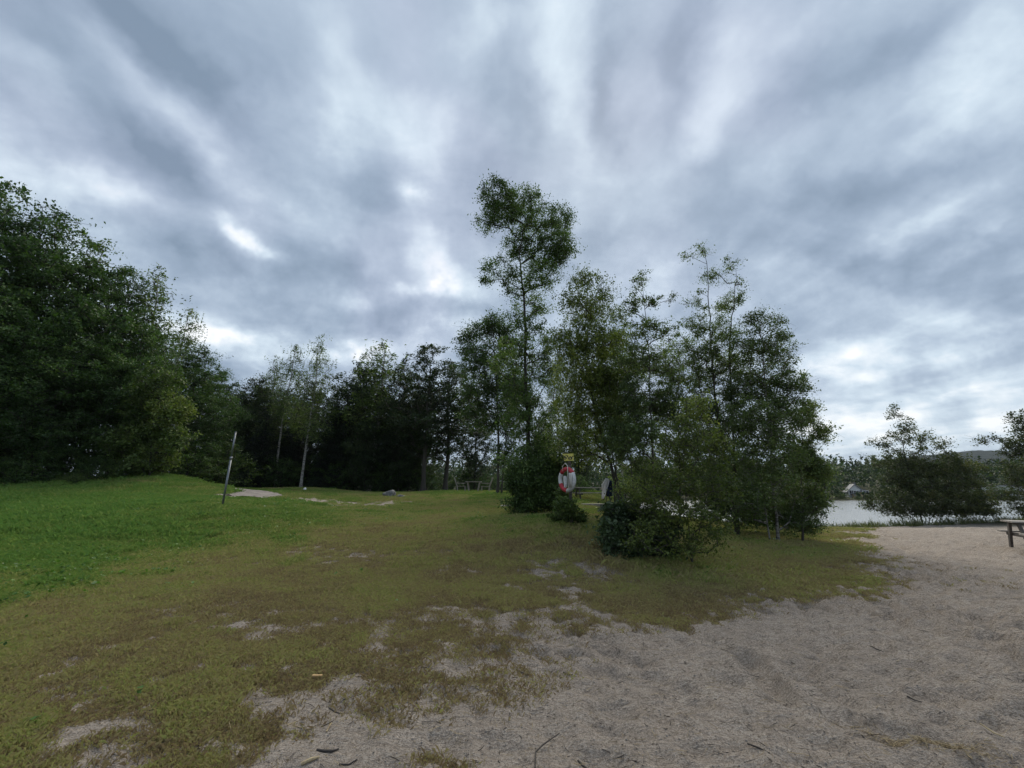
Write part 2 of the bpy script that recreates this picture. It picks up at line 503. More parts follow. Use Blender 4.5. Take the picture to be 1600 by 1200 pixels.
class MB:
    """collects boxes, tubes and sheets and links them as one mesh object"""
    def __init__(s):
        s.v = []
        s.f = []

    def add(s, vs, fs):
        o = len(s.v)
        s.v += [tuple(float(q) for q in p) for p in vs]
        s.f += [tuple(o + i for i in q) for q in fs]
        return s

    def box(s, c, size, R=None, bev=.12):
        """box with chamfered long edges"""
        hx, hy, hz = size[0] / 2, size[1] / 2, size[2] / 2
        b = min(hx, hy, hz) * bev * 2
        vs = []
        for sx_ in (-1, 1):
            for (yy, zz_) in ((-1, -1), (1, -1), (1, 1), (-1, 1)):
                # eight-sided ring
                pass
        ring = [(-hy + b, -hz), (hy - b, -hz), (hy, -hz + b), (hy, hz - b), (hy - b, hz), (-hy + b, hz), (-hy, hz - b), (-hy, -hz + b)]
        for sx_ in (-hx, hx):
            for (yy, zz_) in ring:
                vs.append((sx_, yy, zz_))
        fs = [tuple(range(7, -1, -1)), tuple(range(8, 16))]
        for i in range(8):
            j = (i + 1) % 8
            fs.append((i, j, j + 8, i + 8))
        R = R or Matrix.Identity(3)
        vs = [R @ Vector(q) + Vector(c) for q in vs]
        return s.add(vs, fs)

    def tube(s, pts, rad, n=8, caps=True):
        pts = [Vector(p) for p in pts]
        if not hasattr(rad, '__len__'):
            rad = [rad] * len(pts)
        vs, fs = [], []
        up = Vector((0, 0, 1))
        prev = None
        for i, p in enumerate(pts):
            t = (pts[min(i + 1, len(pts) - 1)] - pts[max(i - 1, 0)]).normalized()
            if prev is None:
                a = t.cross(up if abs(t.z) < .95 else Vector((1, 0, 0))).normalized()
            else:
                a = (prev - t * prev.dot(t)).normalized()
            prev = a
            b = t.cross(a)
            for k in range(n):
                g = 2 * math.pi * k / n
                vs.append(p + (a * math.cos(g) + b * math.sin(g)) * rad[i])
        for i in range(len(pts) - 1):
            for k in range(n):
                l = (k + 1) % n
                fs.append((i * n + k, i * n + l, (i + 1) * n + l, (i + 1) * n + k))
        if caps:
            fs.append(tuple(range(n - 1, -1, -1)))
            fs.append(tuple((len(pts) - 1) * n + k for k in range(n)))
        return s.add(vs, fs)

    def mesh(s, name, mat, smooth=False):
        me = bpy.data.meshes.new(name)
        me.from_pydata(s.v, [], s.f)
        me.materials.append(mat)
        if smooth:
            me.shade_smooth()
        me.update()
        return me

    def build(s, name, mat, parent=None, smooth=False):
        return link(name, s.mesh(name, mat, smooth), parent)


def link(name, me, parent=None):
    o = bpy.data.objects.new(name, me)
    C.objects.link(o)
    if parent is not None:
        o.parent = parent
    return o


def tag(o, label=None, cat=None, group=None, kind=None):
    if label:
        o['label'] = label
    if cat:
        o['category'] = cat
    if group:
        o['group'] = group
    if kind:
        o['kind'] = kind
    return o


def empty(name, loc, rz=0.0):
    o = bpy.data.objects.new(name, None)
    C.objects.link(o)
    o.location = loc
    o.rotation_euler = (0, 0, rz)
    o.empty_display_size = .2
    return o


# ---------------------------------------------------------------- materials
def new_mat(name):
    m = bpy.data.materials.new(name)
    m.use_nodes = True
    m.node_tree.nodes.clear()
    return m, NT(m.node_tree)


def finish(t, bsdf, disp=None):
    t.n('ShaderNodeOutputMaterial', ins={0: bsdf})


def leaf_mat(name, dark, light, rough=.6, trans=.28):
    m, t = new_mat(name)
    at = t.n('ShaderNodeAttribute', attribute_name='tint').outputs['Fac']
    geo = t.n('ShaderNodeNewGeometry')
    oi = t.n('ShaderNodeObjectInfo')
    nz = t.noise(geo.outputs['Position'], .9, 3, .6)
    f_ = t.m('ADD', t.m('MULTIPLY', at, .9), t.m('MULTIPLY', t.m('SUBTRACT', nz, .5), 1.3))
    f_ = t.m('ADD', f_, t.m('MULTIPLY', t.m('SUBTRACT', oi.outputs['Random'], .5), .25), clamp=True)
    col = t.ramp(f_, [(0.0, tuple(.8 * a for a in dark)), (.5, tuple(.5 * (a + b) for a, b in zip(dark, light))), (.8, light), (1.0, (light[0] * 1.6, light[1] * 1.35, light[2] * 1.3))])
    bs = t.n('ShaderNodeBsdfPrincipled', ins={'Base Color': col, 'Roughness': rough, 'Specular IOR Level': .35})
    tr = t.n('ShaderNodeBsdfTranslucent', ins={'Color': t.vm('MULTIPLY', col, (1.25, 1.5, .6))})
    mx = t.n('ShaderNodeMixShader', ins={0: trans, 1: bs.outputs[0], 2: tr.outputs[0]})
    finish(t, mx.outputs[0])
    return m


def bark_mat(name, base, dark, white=False):
    m, t = new_mat(name)
    geo = t.n('ShaderNodeNewGeometry')
    pos = geo.outputs['Position']
    if white:
        mp = t.n('ShaderNodeMapping', ins={'Vector': pos, 'Scale': (3, 3, 14)}).outputs[0]
        nz = t.noise(mp, 1.6, 4, .6)
        f_ = t.mapr(nz, .5, .6, 0, 1)
    else:
        mp = t.n('ShaderNodeMapping', ins={'Vector': pos, 'Scale': (14, 14, 3)}).outputs[0]
        f_ = t.noise(mp, 2.0, 5, .65)
    col = t.mix(f_, base, dark)
    bmp = t.n('ShaderNodeBump', ins={'Strength': .6, 'Distance': .02, 'Height': f_})
    bs = t.n('ShaderNodeBsdfPrincipled', ins={'Base Color': col, 'Roughness': .85, 'Normal': bmp.outputs[0]})
    finish(t, bs.outputs[0])
    return m


def plain_mat(name, a, b, scale=8, rough=.7, metal=0.0, stretch=(1, 1, 1), bump=.3, lo=.35, hi=.65, spec=.5):
    m, t = new_mat(name)
    tc_ = t.n('ShaderNodeTexCoord')
    mp = t.n('ShaderNodeMapping', ins={'Vector': tc_.outputs['Object'], 'Scale': stretch}).outputs[0]
    nz = t.noise(mp, scale, 5, .6)
    col = t.mix(t.mapr(nz, lo, hi, 0, 1), a, b)
    fine = t.noise(mp, scale * 6, 3, .6)
    bmp = t.n('ShaderNodeBump', ins={'Strength': bump, 'Distance': .01, 'Height': fine})
    bs = t.n('ShaderNodeBsdfPrincipled', ins={'Base Color': col, 'Roughness': rough, 'Metallic': metal, 'Normal': bmp.outputs[0], 'Specular IOR Level': spec})
    finish(t, bs.outputs[0])
    return m


M = {}
M['alder'] = leaf_mat('alder_leaves', (.038, .070, .021), (.110, .175, .052))
M['woods'] = leaf_mat('woods_leaves', (.028, .062, .020), (.085, .150, .045))
M['backwoods'] = leaf_mat('back_woods_leaves', (.018, .033, .014), (.046, .074, .028))
M['birch'] = leaf_mat('birch_leaves', (.050, .082, .027), (.145, .200, .066))
M['olive'] = leaf_mat('olive_birch_leaves', (.065, .098, .022), (.20, .245, .06))
M['willow'] = leaf_mat('willow_leaves', (.034, .050, .020), (.085, .105, .045))
M['bluegreen'] = leaf_mat('broad_dull_leaves', (.040, .072, .034), (.115, .165, .080), rough=.45)
M['bright'] = leaf_mat('bright_leaves', (.040, .075, .018), (.120, .170, .045))
M['clover'] = leaf_mat('clover_leaves', (.05, .12, .02), (.13, .24, .05), rough=.5)
M['spruce'] = leaf_mat('spruce_needles', (.010, .020, .012), (.026, .042, .022), trans=.08)
M['far'] = leaf_mat('far_forest_leaves', (.018, .035, .020), (.045, .075, .035))
M['reed'] = leaf_mat('reed_blades', (.06, .08, .03), (.14, .15, .06))
M['bark'] = bark_mat('grey_bark', (.085, .075, .062), (.028, .025, .022))
M['bark_dark'] = bark_mat('dark_bark', (.045, .040, .034), (.018, .016, .014))
M['bark_pale'] = bark_mat('pale_grey_bark', (.20, .19, .17), (.05, .045, .04), white=True)
M['bark_birch'] = bark_mat('white_birch_bark', (.42, .40, .37), (.05, .045, .04), white=True)
M['twig'] = plain_mat('dark_twig_bark', (.05, .042, .035), (.025, .02, .017), 20)
M['straw'] = plain_mat('dry_straw', (.42, .34, .20), (.26, .20, .12), 30, .8)
M['chip'] = plain_mat('fresh_wood', (.52, .34, .15), (.40, .25, .10), 25, .7)
M['oldwood'] = plain_mat('weathered_wood', (.40, .37, .33), (.24, .215, .19), 6, .85, stretch=(1, 9, 9))
M['darkwood'] = plain_mat('dark_weathered_wood', (.11, .095, .085), (.05, .043, .038), 6, .85, stretch=(1, 9, 9))
M['steel'] = plain_mat('galvanised_steel', (.22, .24, .26), (.14, .155, .17), 6, .45, .7, (4, 4, .8), .15)
M['rope'] = plain_mat('white_rope', (.62, .60, .56), (.48, .46, .42), 60, .9)
M['ring_white'] = plain_mat('ring_white', (.62, .62, .62), (.48, .49, .49), 12, .5, bump=.1)
M['ring_red'] = plain_mat('ring_red', (.50, .035, .05), (.38, .025, .04), 10, .5, bump=.1)
M['yellow'] = plain_mat('yellow_sign_paint', (.55, .50, .10), (.45, .41, .09), 8, .5, bump=.1)
M['black'] = plain_mat('black_print', (.02, .02, .02), (.03, .03, .03), 8, .5, bump=0)
M['cloth_white'] = plain_mat('white_cloth', (.82, .83, .86), (.70, .72, .76), 9, .95)
M['cloth_blue'] = plain_mat('navy_cloth', (.012, .02, .07), (.02, .03, .09), 9, .95)
M['rock'] = plain_mat('grey_granite', (.24, .235, .23), (.10, .10, .095), 5, .9, bump=.8)
M['concrete'] = plain_mat('pale_concrete', (.34, .32, .28), (.24, .22, .19), 4, .9)
M['gravelpath'] = plain_mat('path_gravel', (.27, .24, .215), (.17, .15, .135), 3, .95, bump=.9)
M['plastic'] = plain_mat('turquoise_plastic', (.25, .50, .45), (.40, .60, .55), 20, .35)
M['wall_white'] = plain_mat('white_house_wall', (.62, .63, .62), (.52, .53, .52), .8, .7)
M['wall_ochre'] = plain_mat('ochre_house_wall', (.42, .30, .16), (.36, .25, .13), .8, .7)
M['roof_grey'] = plain_mat('grey_roof', (.26, .27, .28), (.20, .21, .22), 1.2, .6)
M['roof_dark'] = plain_mat('dark_roof', (.06, .06, .065), (.10, .10, .10), 1.2, .6)
M['trim'] = plain_mat('white_trim', (.75, .75, .73), (.66, .66, .65), 1, .6)
m_, t_ = new_mat('window_glass')
finish(t_, t_.n('ShaderNodeBsdfPrincipled', ins={'Base Color': (.03, .035, .04, 1), 'Roughness': .08}).outputs[0])
M['glass'] = m_

# water
m_, t_ = new_mat('lake_water')
g_ = t_.n('ShaderNodeNewGeometry')
mp_ = t_.n('ShaderNodeMapping', ins={'Vector': g_.outputs['Position'], 'Scale': (1.2, 2.0, 1)}).outputs[0]
nz_ = t_.noise(mp_, 2.4, 5, .6)
b_ = t_.n('ShaderNodeBump', ins={'Strength': .45, 'Distance': .12, 'Height': nz_})
finish(t_, t_.n('ShaderNodeBsdfPrincipled', ins={'Base Color': (.22, .24, .25, 1), 'Roughness': .2, 'IOR': 2.0, 'Normal': b_.outputs[0], 'Specular IOR Level': .8}).outputs[0])
M['water'] = m_

# ground: sand under grass
m_, t_ = new_mat('sand_and_turf')
g_ = t_.n('ShaderNodeNewGeometry')
pos = g_.outputs['Position']
cov = t_.n('ShaderNodeAttribute', attribute_name='cover').outputs['Fac']
gre = t_.n('ShaderNodeAttribute', attribute_name='green').outputs['Fac']
far_w = t_.n('ShaderNodeAttribute', attribute_name='wild').outputs['Fac']
s_big = t_.noise(pos, .8, 5, .6)
s_fine = t_.noise(pos, 55, 4, .75)
s_grit = t_.noise(pos, 170, 2, .7)
s_mid = t_.noise(pos, 7, 5, .65)
sandc = t_.ramp(t_.m('ADD', t_.m('MULTIPLY', s_big, .45), t_.m('MULTIPLY', s_mid, .55)), [(.3, (.335, .292, .25)), (.5, (.435, .382, .33)), (.7, (.52, .462, .40))])
sandc = t_.mix(t_.mapr(s_fine, .42, .56, 0, 1), t_.vm('MULTIPLY', sandc, (.66, .64, .62)), sandc)
sandc = t_.mix(t_.mapr(s_grit, .58, .68, 0, .8), sandc, t_.vm('MULTIPLY', sandc, (1.5, 1.5, 1.5)))
sandc = t_.mix(t_.mapr(s_grit, .42, .34, 0, .7), sandc, (.06, .05, .045))
litter = t_.noise(pos, 26, 5, .75)
mpl = t_.n('ShaderNodeMapping', ins={'Vector': pos, 'Scale': (.7, 1.9, 1), 'Rotation': (0, 0, .35)}).outputs[0]
scuff_shade = t_.noise(mpl, 5.5, 6, .72)
sandc = t_.mix(t_.mapr(scuff_shade, .50, .68, 0, .5), sandc, t_.vm('MULTIPLY', sandc, (.50, .47, .43)))  # shade of small dents painted into the sand colour, darkest in the bump's hollows
sandc = t_.mix(t_.mapr(litter, .57, .66, 0, .75), sandc, (.085, .068, .05))
turf = t_.ramp(gre, [(0.0, (.24, .19, .125)), (.3, (.235, .21, .10)), (.55, (.18, .21, .065)), (1.0, (.08, .16, .03))])
tn = t_.noise(pos, 30, 5, .7)
tn2 = t_.noise(pos, 2.6, 5, .65)
turf = t_.mix(t_.mapr(tn, .38, .62, 0, .85), t_.vm('MULTIPLY', turf, (.65, .65, .65)), t_.vm('MULTIPLY', turf, (1.35, 1.35, 1.3)))
turf = t_.mix(t_.mapr(tn2, .45, .68, 0, .5), turf, (.15, .115, .06))
cf = t_.m('ADD', cov, t_.m('MULTIPLY', t_.m('SUBTRACT', t_.noise(pos, 14, 5, .7), .5), 1.8))
gcol = t_.mix(t_.mapr(cf, .2, .9, 0, 1), sandc, turf)
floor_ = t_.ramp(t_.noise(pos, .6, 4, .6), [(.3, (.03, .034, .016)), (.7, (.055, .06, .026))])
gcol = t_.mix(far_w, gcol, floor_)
hh = t_.m('ADD', t_.m('MULTIPLY', s_fine, .4), t_.m('MULTIPLY', scuff_shade, -2.2))
hh = t_.m('ADD', hh, t_.m('MULTIPLY', s_grit, .25))
b_ = t_.n('ShaderNodeBump', ins={'Strength': 1.0, 'Distance': .05, 'Height': hh})
finish(t_, t_.n('ShaderNodeBsdfPrincipled', ins={'Base Color': gcol, 'Roughness': .95, 'Specular IOR Level': .2, 'Normal': b_.outputs[0]}).outputs[0])
M['ground'] = m_

# grass blades coloured by what grows there
m_, t_ = new_mat('grass_blades')
gi = t_.n('ShaderNodeAttribute', attribute_type='INSTANCER', attribute_name='green').outputs['Fac']
ti = t_.n('ShaderNodeAttribute', attribute_name='tint').outputs['Fac']
ff = t_.m('ADD', gi, t_.m('MULTIPLY', t_.m('SUBTRACT', ti, .5), .35), clamp=True)
gc = t_.ramp(ff, [(0.0, (.23, .17, .095)), (.22, (.36, .31, .14)), (.45, (.35, .36, .115)), (.7, (.20, .29, .06)), (1.0, (.125, .25, .045))])
gc = t_.mix(t_.m('MULTIPLY', t_.mapr(ti, .90, .93, 0, .8), t_.mapr(gi, .75, .4, .12, 1)), gc, (.30, .24, .13))
bs = t_.n('ShaderNodeBsdfPrincipled', ins={'Base Color': gc, 'Roughness': .6, 'Specular IOR Level': .3})
tr = t_.n('ShaderNodeBsdfTranslucent', ins={'Color': gc})
finish(t_, t_.n('ShaderNodeMixShader', ins={0: .3, 1: bs.outputs[0], 2: tr.outputs[0]}).outputs[0])
M['grass'] = m_

# ---------------------------------------------------------------- ground, lake, hills
rad = [0.0, .35]
while rad[-1] < 60:
    rad.append(rad[-1] * (1.0125 if rad[-1] > 2.2 else 1.15))
while rad[-1] < 4200:
    rad.append(rad[-1] * 1.07)
rad = np.array(rad[1:])
th = np.concatenate([np.arange(-62, 62, .27), np.arange(62, 298, 4)]) * math.pi / 180
TH, RR = np.meshgrid(th, rad)
gx = (RR * np.sin(TH)).ravel()
gy = (RR * np.cos(TH)).ravel()
gz0 = ground_z(gx, gy)
gg, gc_ = cover_green(gx, gy, gz0)
gz = gz0 + relief(gx, gy, gg)
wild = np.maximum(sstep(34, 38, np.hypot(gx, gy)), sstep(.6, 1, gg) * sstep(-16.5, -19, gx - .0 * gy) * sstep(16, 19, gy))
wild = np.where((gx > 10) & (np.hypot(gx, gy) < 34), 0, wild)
nR, nT = TH.shape
idx = np.arange(nR * nT).reshape(nR, nT)
a0 = idx[:-1, :]
a1 = idx[1:, :]
q = np.stack([a0, np.roll(a0, -1, 1), np.roll(a1, -1, 1), a1], -1).reshape(-1, 4)
vs = np.stack([gx, gy, gz], 1)
vs = np.vstack([vs, [[0, 0, 0]]])
quads = q[:, ::-1]
cen = len(vs) - 1
capq = np.stack([idx[0], np.roll(idx[0], -1), np.full(nT, cen), np.full(nT, cen)], 1)
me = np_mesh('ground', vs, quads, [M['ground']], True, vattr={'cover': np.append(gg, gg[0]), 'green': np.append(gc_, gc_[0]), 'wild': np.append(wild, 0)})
g_ob = link('ground', me)
tag(g_ob, kind='structure')
cap = MB()
cap.add([tuple(vs[i]) for i in idx[0]] + [(0, 0, float(gz[0]))], [(i, nT, (i + 1) % nT) for i in range(nT)])
cap_o = cap.build('ground_patch', M['ground'])
tag(cap_o, kind='structure')

wl = MB()
wl.add([(p[0] * 1.0, p[1], WATER) for p in [(-140, -60), (700, -60), (700, 190), (-140, 190)]], [(0, 1, 2, 3)])
# water only where the basin is: outline pushed a little into the banks
cx_, cy_ = 140.0, 55.0
wl = MB()
pts = []
for i in range(len(LAKE)):
    a = LAKE[i - 1]
    b = LAKE[i]
    c = LAKE[(i + 1) % len(LAKE)]
    t = (c - a) / np.linalg.norm(c - a)
    nrm = np.array([-t[1], t[0]])
    # outline runs clockwise: the outside is to the left
    cand = b + nrm * 3.0
    if lake_sd(np.array([cand[0]]), np.array([cand[1]]))[0] < 0:
        cand = b - nrm * 3.0
    pts.append((cand[0], cand[1], WATER))
wl.add(pts, [tuple(range(len(pts)))])
tag(wl.build('lake_water', M['water']), kind='structure')


def hill(name, cx, cy, rx, ry, h, seed, col):
    n = 90
    rng = np.random.RandomState(seed)
    U, V = np.meshgrid(np.linspace(-1, 1, n * 2), np.linspace(-1, 1, n))
    prof = np.clip(1 - U ** 2, 0, 1) ** .8 * np.clip(1 - V ** 2, 0, 1)
    X = cx + U * rx
    Y = cy + V * ry
    Z = h * prof * (.75 + .5 * fbm(X + seed * 31, Y, 4.0 / rx, 4)) + prof ** .3 * 7 * fbm(X, Y + seed, .07, 3) - 2
    i = np.arange(U.size).reshape(U.shape)
    qd = np.stack([i[:-1, :-1], i[:-1, 1:], i[1:, 1:], i[1:, :-1]], -1).reshape(-1, 4)
    return tag(link(name, np_mesh(name, np.stack([X, Y, Z], -1).reshape(-1, 3), qd, [col], True)), kind='structure')


m_, t_ = new_mat('hill_forest')
g_ = t_.n('ShaderNodeNewGeometry')
nz_ = t_.noise(g_.outputs['Position'], .05, 8, .7)
cc = t_.ramp(nz_, [(.35, (.010, .018, .014)), (.65, (.026, .038, .028))])
b_ = t_.n('ShaderNodeBump', ins={'Strength': 1.0, 'Distance': 6.0, 'Height': t_.noise(g_.outputs['Position'], .12, 4, .7)})
finish(t_, t_.n('ShaderNodeBsdfPrincipled', ins={'Base Color': cc, 'Roughness': 1, 'Specular IOR Level': .1, 'Normal': b_.outputs[0]}).outputs[0])
M['hill'] = m_
hill('hill', 1750, 1280, 900, 350, 118, 3, M['hill'])
hill('hill', 700, 1500, 900, 330, 70, 5, M['hill'])
hill('hill', -500, 1500, 1100, 380, 40, 8, M['hill'])

# ---------------------------------------------------------------- trees
TAU = 2 * math.pi


def leaves_np(rng, cen, n_each, rad3, leaf, droop=0.0, tint_c=None, up=.6, lw=.55):
    """diamond leaves scattered round clump centres; returns verts, quads, tint"""
    K = len(cen)
    N = K * n_each
    c = np.repeat(cen, n_each, 0)
    nd = 5
    dr = rng.normal(size=(K, nd, 3))
    dr[:, :, 2] += .25
    dr /= np.linalg.norm(dr, axis=2)[:, :, None]
    dr *= (.45 + 1.0 * rng.rand(K, nd, 1) ** 1.5) * 1.0
    sid0 = rng.randint(0, nd, N)
    tt_ = rng.rand(N) ** .8
    off = dr[np.repeat(np.arange(K), n_each), sid0] * tt_[:, None]
    off = (off + rng.normal(size=(N, 3)) * .24) * np.repeat(rad3, n_each, 0)
    off[:, 2] -= .12 * tt_ ** 2 * np.repeat(rad3[:, 2], n_each)
    if droop > 0:
        # hanging strands: leaves share a few strand feet and hang below them
        sid = rng.randint(0, 7, N)
        foot = rng.normal(size=(K, 7, 3)) * rad3[:, None, :] * .75
        f_ = foot[np.repeat(np.arange(K), n_each), sid]
        hang = rng.rand(N) ** .8 * droop
        off2 = f_ + rng.normal(size=(N, 3)) * .045
        off2[:, 2] -= hang
        m = rng.rand(N) < .72
        off = np.where(m[:, None], off2, off)
    p = c + off
    nrm = rng.normal(size=(N, 3))
    nrm[:, 2] += up * np.sign(rng.rand(N) - .15) * 1.3
    nrm /= np.linalg.norm(nrm, axis=1)[:, None]
    d = rng.normal(size=(N, 3))
    if droop > 0:
        d[:, 2] -= 1.2
    d -= nrm * (d * nrm).sum(1)[:, None]
    d /= np.linalg.norm(d, axis=1)[:, None] + 1e-9
    s = np.cross(nrm, d)
    L = leaf * ((.5 + .9 * rng.rand(N)) * np.repeat(.75 + .5 * rng.rand(K), n_each))[:, None]
    a = p - d * L * .5
    b = p + s * L * lw * .5 + nrm * L * .08 - d * L * .05
    e = p + d * L * .5
    g = p - s * L * lw * .5 + nrm * L * .08 - d * L * .05
    V = np.stack([a, b, e, g], 1).reshape(-1, 3)
    F = np.arange(4 * N).reshape(N, 4)
    tc0 = tint_c if tint_c is not None else rng.rand(K)
    T = np.clip(np.repeat(tc0, n_each) + rng.normal(size=N) * .16, 0, 1)
    return V, F, T


def tubes_np(A, B, ra, rb, n=5):
    """a tapered prism for each segment A->B"""
    d = B - A
    L = np.linalg.norm(d, axis=1)[:, None] + 1e-9
    d = d / L
    ref = np.where(np.abs(d[:, 2:3]) > .9, np.array([[1.0, 0, 0]]), np.array([[0, 0, 1.0]]))
    a = np.cross(d, ref)
    a /= np.linalg.norm(a, axis=1)[:, None] + 1e-9
    b = np.cross(d, a)
    ang = np.arange(n) * TAU / n
    ring = a[:, None, :] * np.cos(ang)[None, :, None] + b[:, None, :] * np.sin(ang)[None, :, None]
    Bx = B + d * (rb * .3)[:, None]
    V0 = A[:, None, :] + ring * ra[:, None, None]
    V1 = Bx[:, None, :] + ring * rb[:, None, None]
    V = np.concatenate([V0, V1], 1)
    K = len(A)
    base = (np.arange(K) * 2 * n)[:, None]
    i = np.arange(n)
    j = (i + 1) % n
    F = np.stack([base + i, base + j, base + n + j, base + n + i], -1).reshape(-1, 4)
    return V.reshape(-1, 3), F


def smooth_path(pts, k=5):
    """Catmull-Rom through the points"""
    pts = np.asarray(pts, float)
    q = np.vstack([2 * pts[0] - pts[1], pts, 2 * pts[-1] - pts[-2]])
    out = []
    for i in range(1, len(q) - 2):
        for t in np.linspace(0, 1, k, endpoint=False):
            out.append(.5 * ((2 * q[i]) + (-q[i - 1] + q[i + 1]) * t + (2 * q[i - 1] - 5 * q[i] + 4 * q[i + 1] - q[i + 2]) * t * t + (-q[i - 1] + 3 * q[i] - 3 * q[i + 1] + q[i + 2]) * t ** 3))
    out.append(pts[-1])
    return np.array(out)


def tree_meshes(seed, trunks, lobes, tr, n_attr, n_leaf, leaf, clump, lmat, bmat, droop=0.0, flat=.75, lw=.55, twigs=3, shell=.5, topthin=.35):
    """trunks: list of point lists (local coordinates); lobes: (cx,cy,cz,rx,ry,rz[,weight])"""
    rng = np.random.RandomState(seed)
    pos, par, rr = [], [], []
    for k, tp in enumerate(trunks):
        tp = smooth_path(tp)
        t0 = len(pos)
        L = len(tp)
        for i, p in enumerate(tp):
            pos.append(np.array(p) + (rng.normal(size=3) * tr * .25 * (i > 0)))
            par.append(t0 + i - 1 if i else -1)
            rr.append(tr * (1 - .88 * (i / (L - 1)) ** .9) * (1.35 if i == 0 else 1) * (1 if k == 0 else .6))
    n_tr = len(pos)
    trunk_ids = np.arange(n_tr)
    lob = np.array([list(l) + [1.0] * (7 - len(l)) for l in lobes], float)
    vol = (lob[:, 3] * lob[:, 4] * lob[:, 5]) ** .75 * lob[:, 6]
    cnt = np.maximum(2, np.round(n_attr * vol / vol.sum()).astype(int))
    att = []
    att_l = []
    for i, l in enumerate(lob):
        v = rng.normal(size=(cnt[i], 3))
        v /= np.linalg.norm(v, axis=1)[:, None]
        r_ = 1.0 * rng.rand(cnt[i], 1) ** .42 * (1 + .13 * np.abs(rng.normal(size=(cnt[i], 1))))
        att.append(l[:3] + v * r_ * l[3:6])
        att_l += [i] * cnt[i]
    att = np.vstack(att)
    att_l = np.array(att_l)
    tpos = np.array(pos[:n_tr])
    dtr = np.min(np.linalg.norm(att[:, None, :] - tpos[None, ::2, :], axis=2), axis=1)
    order = np.argsort(dtr)
    cap_n = n_tr + len(att) * 4 + 8
    PA = np.zeros((cap_n, 3))
    PA[:n_tr] = tpos
    npos = n_tr
    par += [0] * (cap_n - n_tr)
    tips = []
    for ai in order:
        p = att[ai]
        q = PA[:npos]
        dx = q - p
        hd = np.hypot(dx[:, 0], dx[:, 1])
        dz = dx[:, 2] + .45 * hd
        cost = hd ** 2 + (dz * 1.25) ** 2 + np.where(dx[:, 2] > .1, dx[:, 2] * 1.5, 0)
        j = int(np.argmin(cost))
        s = PA[j]
        mid = (s + p) / 2 + np.array([0, 0, .10]) * np.linalg.norm(p - s) + rng.normal(size=3) * .05 * np.linalg.norm(p - s)
        last = j
        for t in (.33, .66, 1.0):
            w_ = (1 - t) ** 2 * s + 2 * t * (1 - t) * mid + t * t * p
            PA[npos] = w_
            par[npos] = last
            last = npos
            npos += 1
        tips.append(last)
    par = np.array(par[:npos])
    PA = PA[:npos]
    load = np.zeros(npos)
    load[tips] = 1
    for i in range(npos - 1, n_tr - 1, -1):
        load[par[i]] += load[i] if par[i] >= 0 else 0
    rb = np.zeros(npos)
    rb[:n_tr] = rr
    tip_r = max(.0045, leaf * .09)
    rb[n_tr:] = tip_r * np.maximum(load[n_tr:], .6) ** .46
    rb = np.minimum(rb, tr * .6) if False else rb
    rb[n_tr:] = np.minimum(rb[n_tr:], tr * .55)
    seg = np.nonzero(par >= 0)[0]
    ra_ = rb[par[seg]].copy()
    isb = seg >= n_tr
    ra_[isb] = np.minimum(ra_[isb], rb[seg][isb] * 1.25)
    tseg = ~isb
    V1, F1 = tubes_np(PA[par[seg[tseg]]], PA[seg[tseg]], ra_[tseg], rb[seg[tseg]], 8)
    V2, F2 = tubes_np(PA[par[seg[isb]]], PA[seg[isb]], ra_[isb], rb[seg[isb]], 4)
    # fine twigs fanning out of every tip
    K = len(att)
    tw = rng.normal(size=(K * twigs, 3)) * clump * .55
    tw[:, 2] *= flat
    if droop > 0:
        tw[:, 2] -= rng.rand(K * twigs) * droop * .6
    A3 = np.repeat(att, twigs, 0)
    V3, F3 = tubes_np(A3, A3 + tw, np.full(len(A3), tip_r * .8), np.full(len(A3), tip_r * .3), 3)
    Vb = np.vstack([V1, V2, V3])
    Fb = np.vstack([F1, F2 + len(V1), F3 + len(V1) + len(V2)])
    trunk_me = np_mesh('trunk', Vb, Fb, [bmat, M['twig'] if bmat is M['bark_birch'] else bmat], True, midx=np.r_[np.zeros(len(F1)), np.ones(len(F2) + len(F3))])
    per = max(4, int(n_leaf / K))
    r3 = np.stack([np.full(K, clump), np.full(K, clump), np.full(K, clump * flat)], 1) * (.7 + .6 * rng.rand(K, 1))
    tl = rng.rand(len(lob))
    tint = np.clip(.55 * tl[att_l] + .45 * rng.rand(K), 0, 1)
    V, F, T = leaves_np(rng, att, per, r3, leaf, droop, tint, lw=lw)
    crown_me = np_mesh('crown', V, F, [lmat], False, {'tint': T})
    return trunk_me, crown_me


def place_tree(name, meshes, loc, label, cat='tree', group=None, rz=0.0, s=1.0, parts=('trunk', 'crown')):
    e = empty(name, loc, rz)
    e.scale = s if hasattr(s, '__len__') else (s, s, s)
    tag(e, label, cat, group)
    for nm, me in zip(parts, meshes):
        link(nm, me, e)
    return e


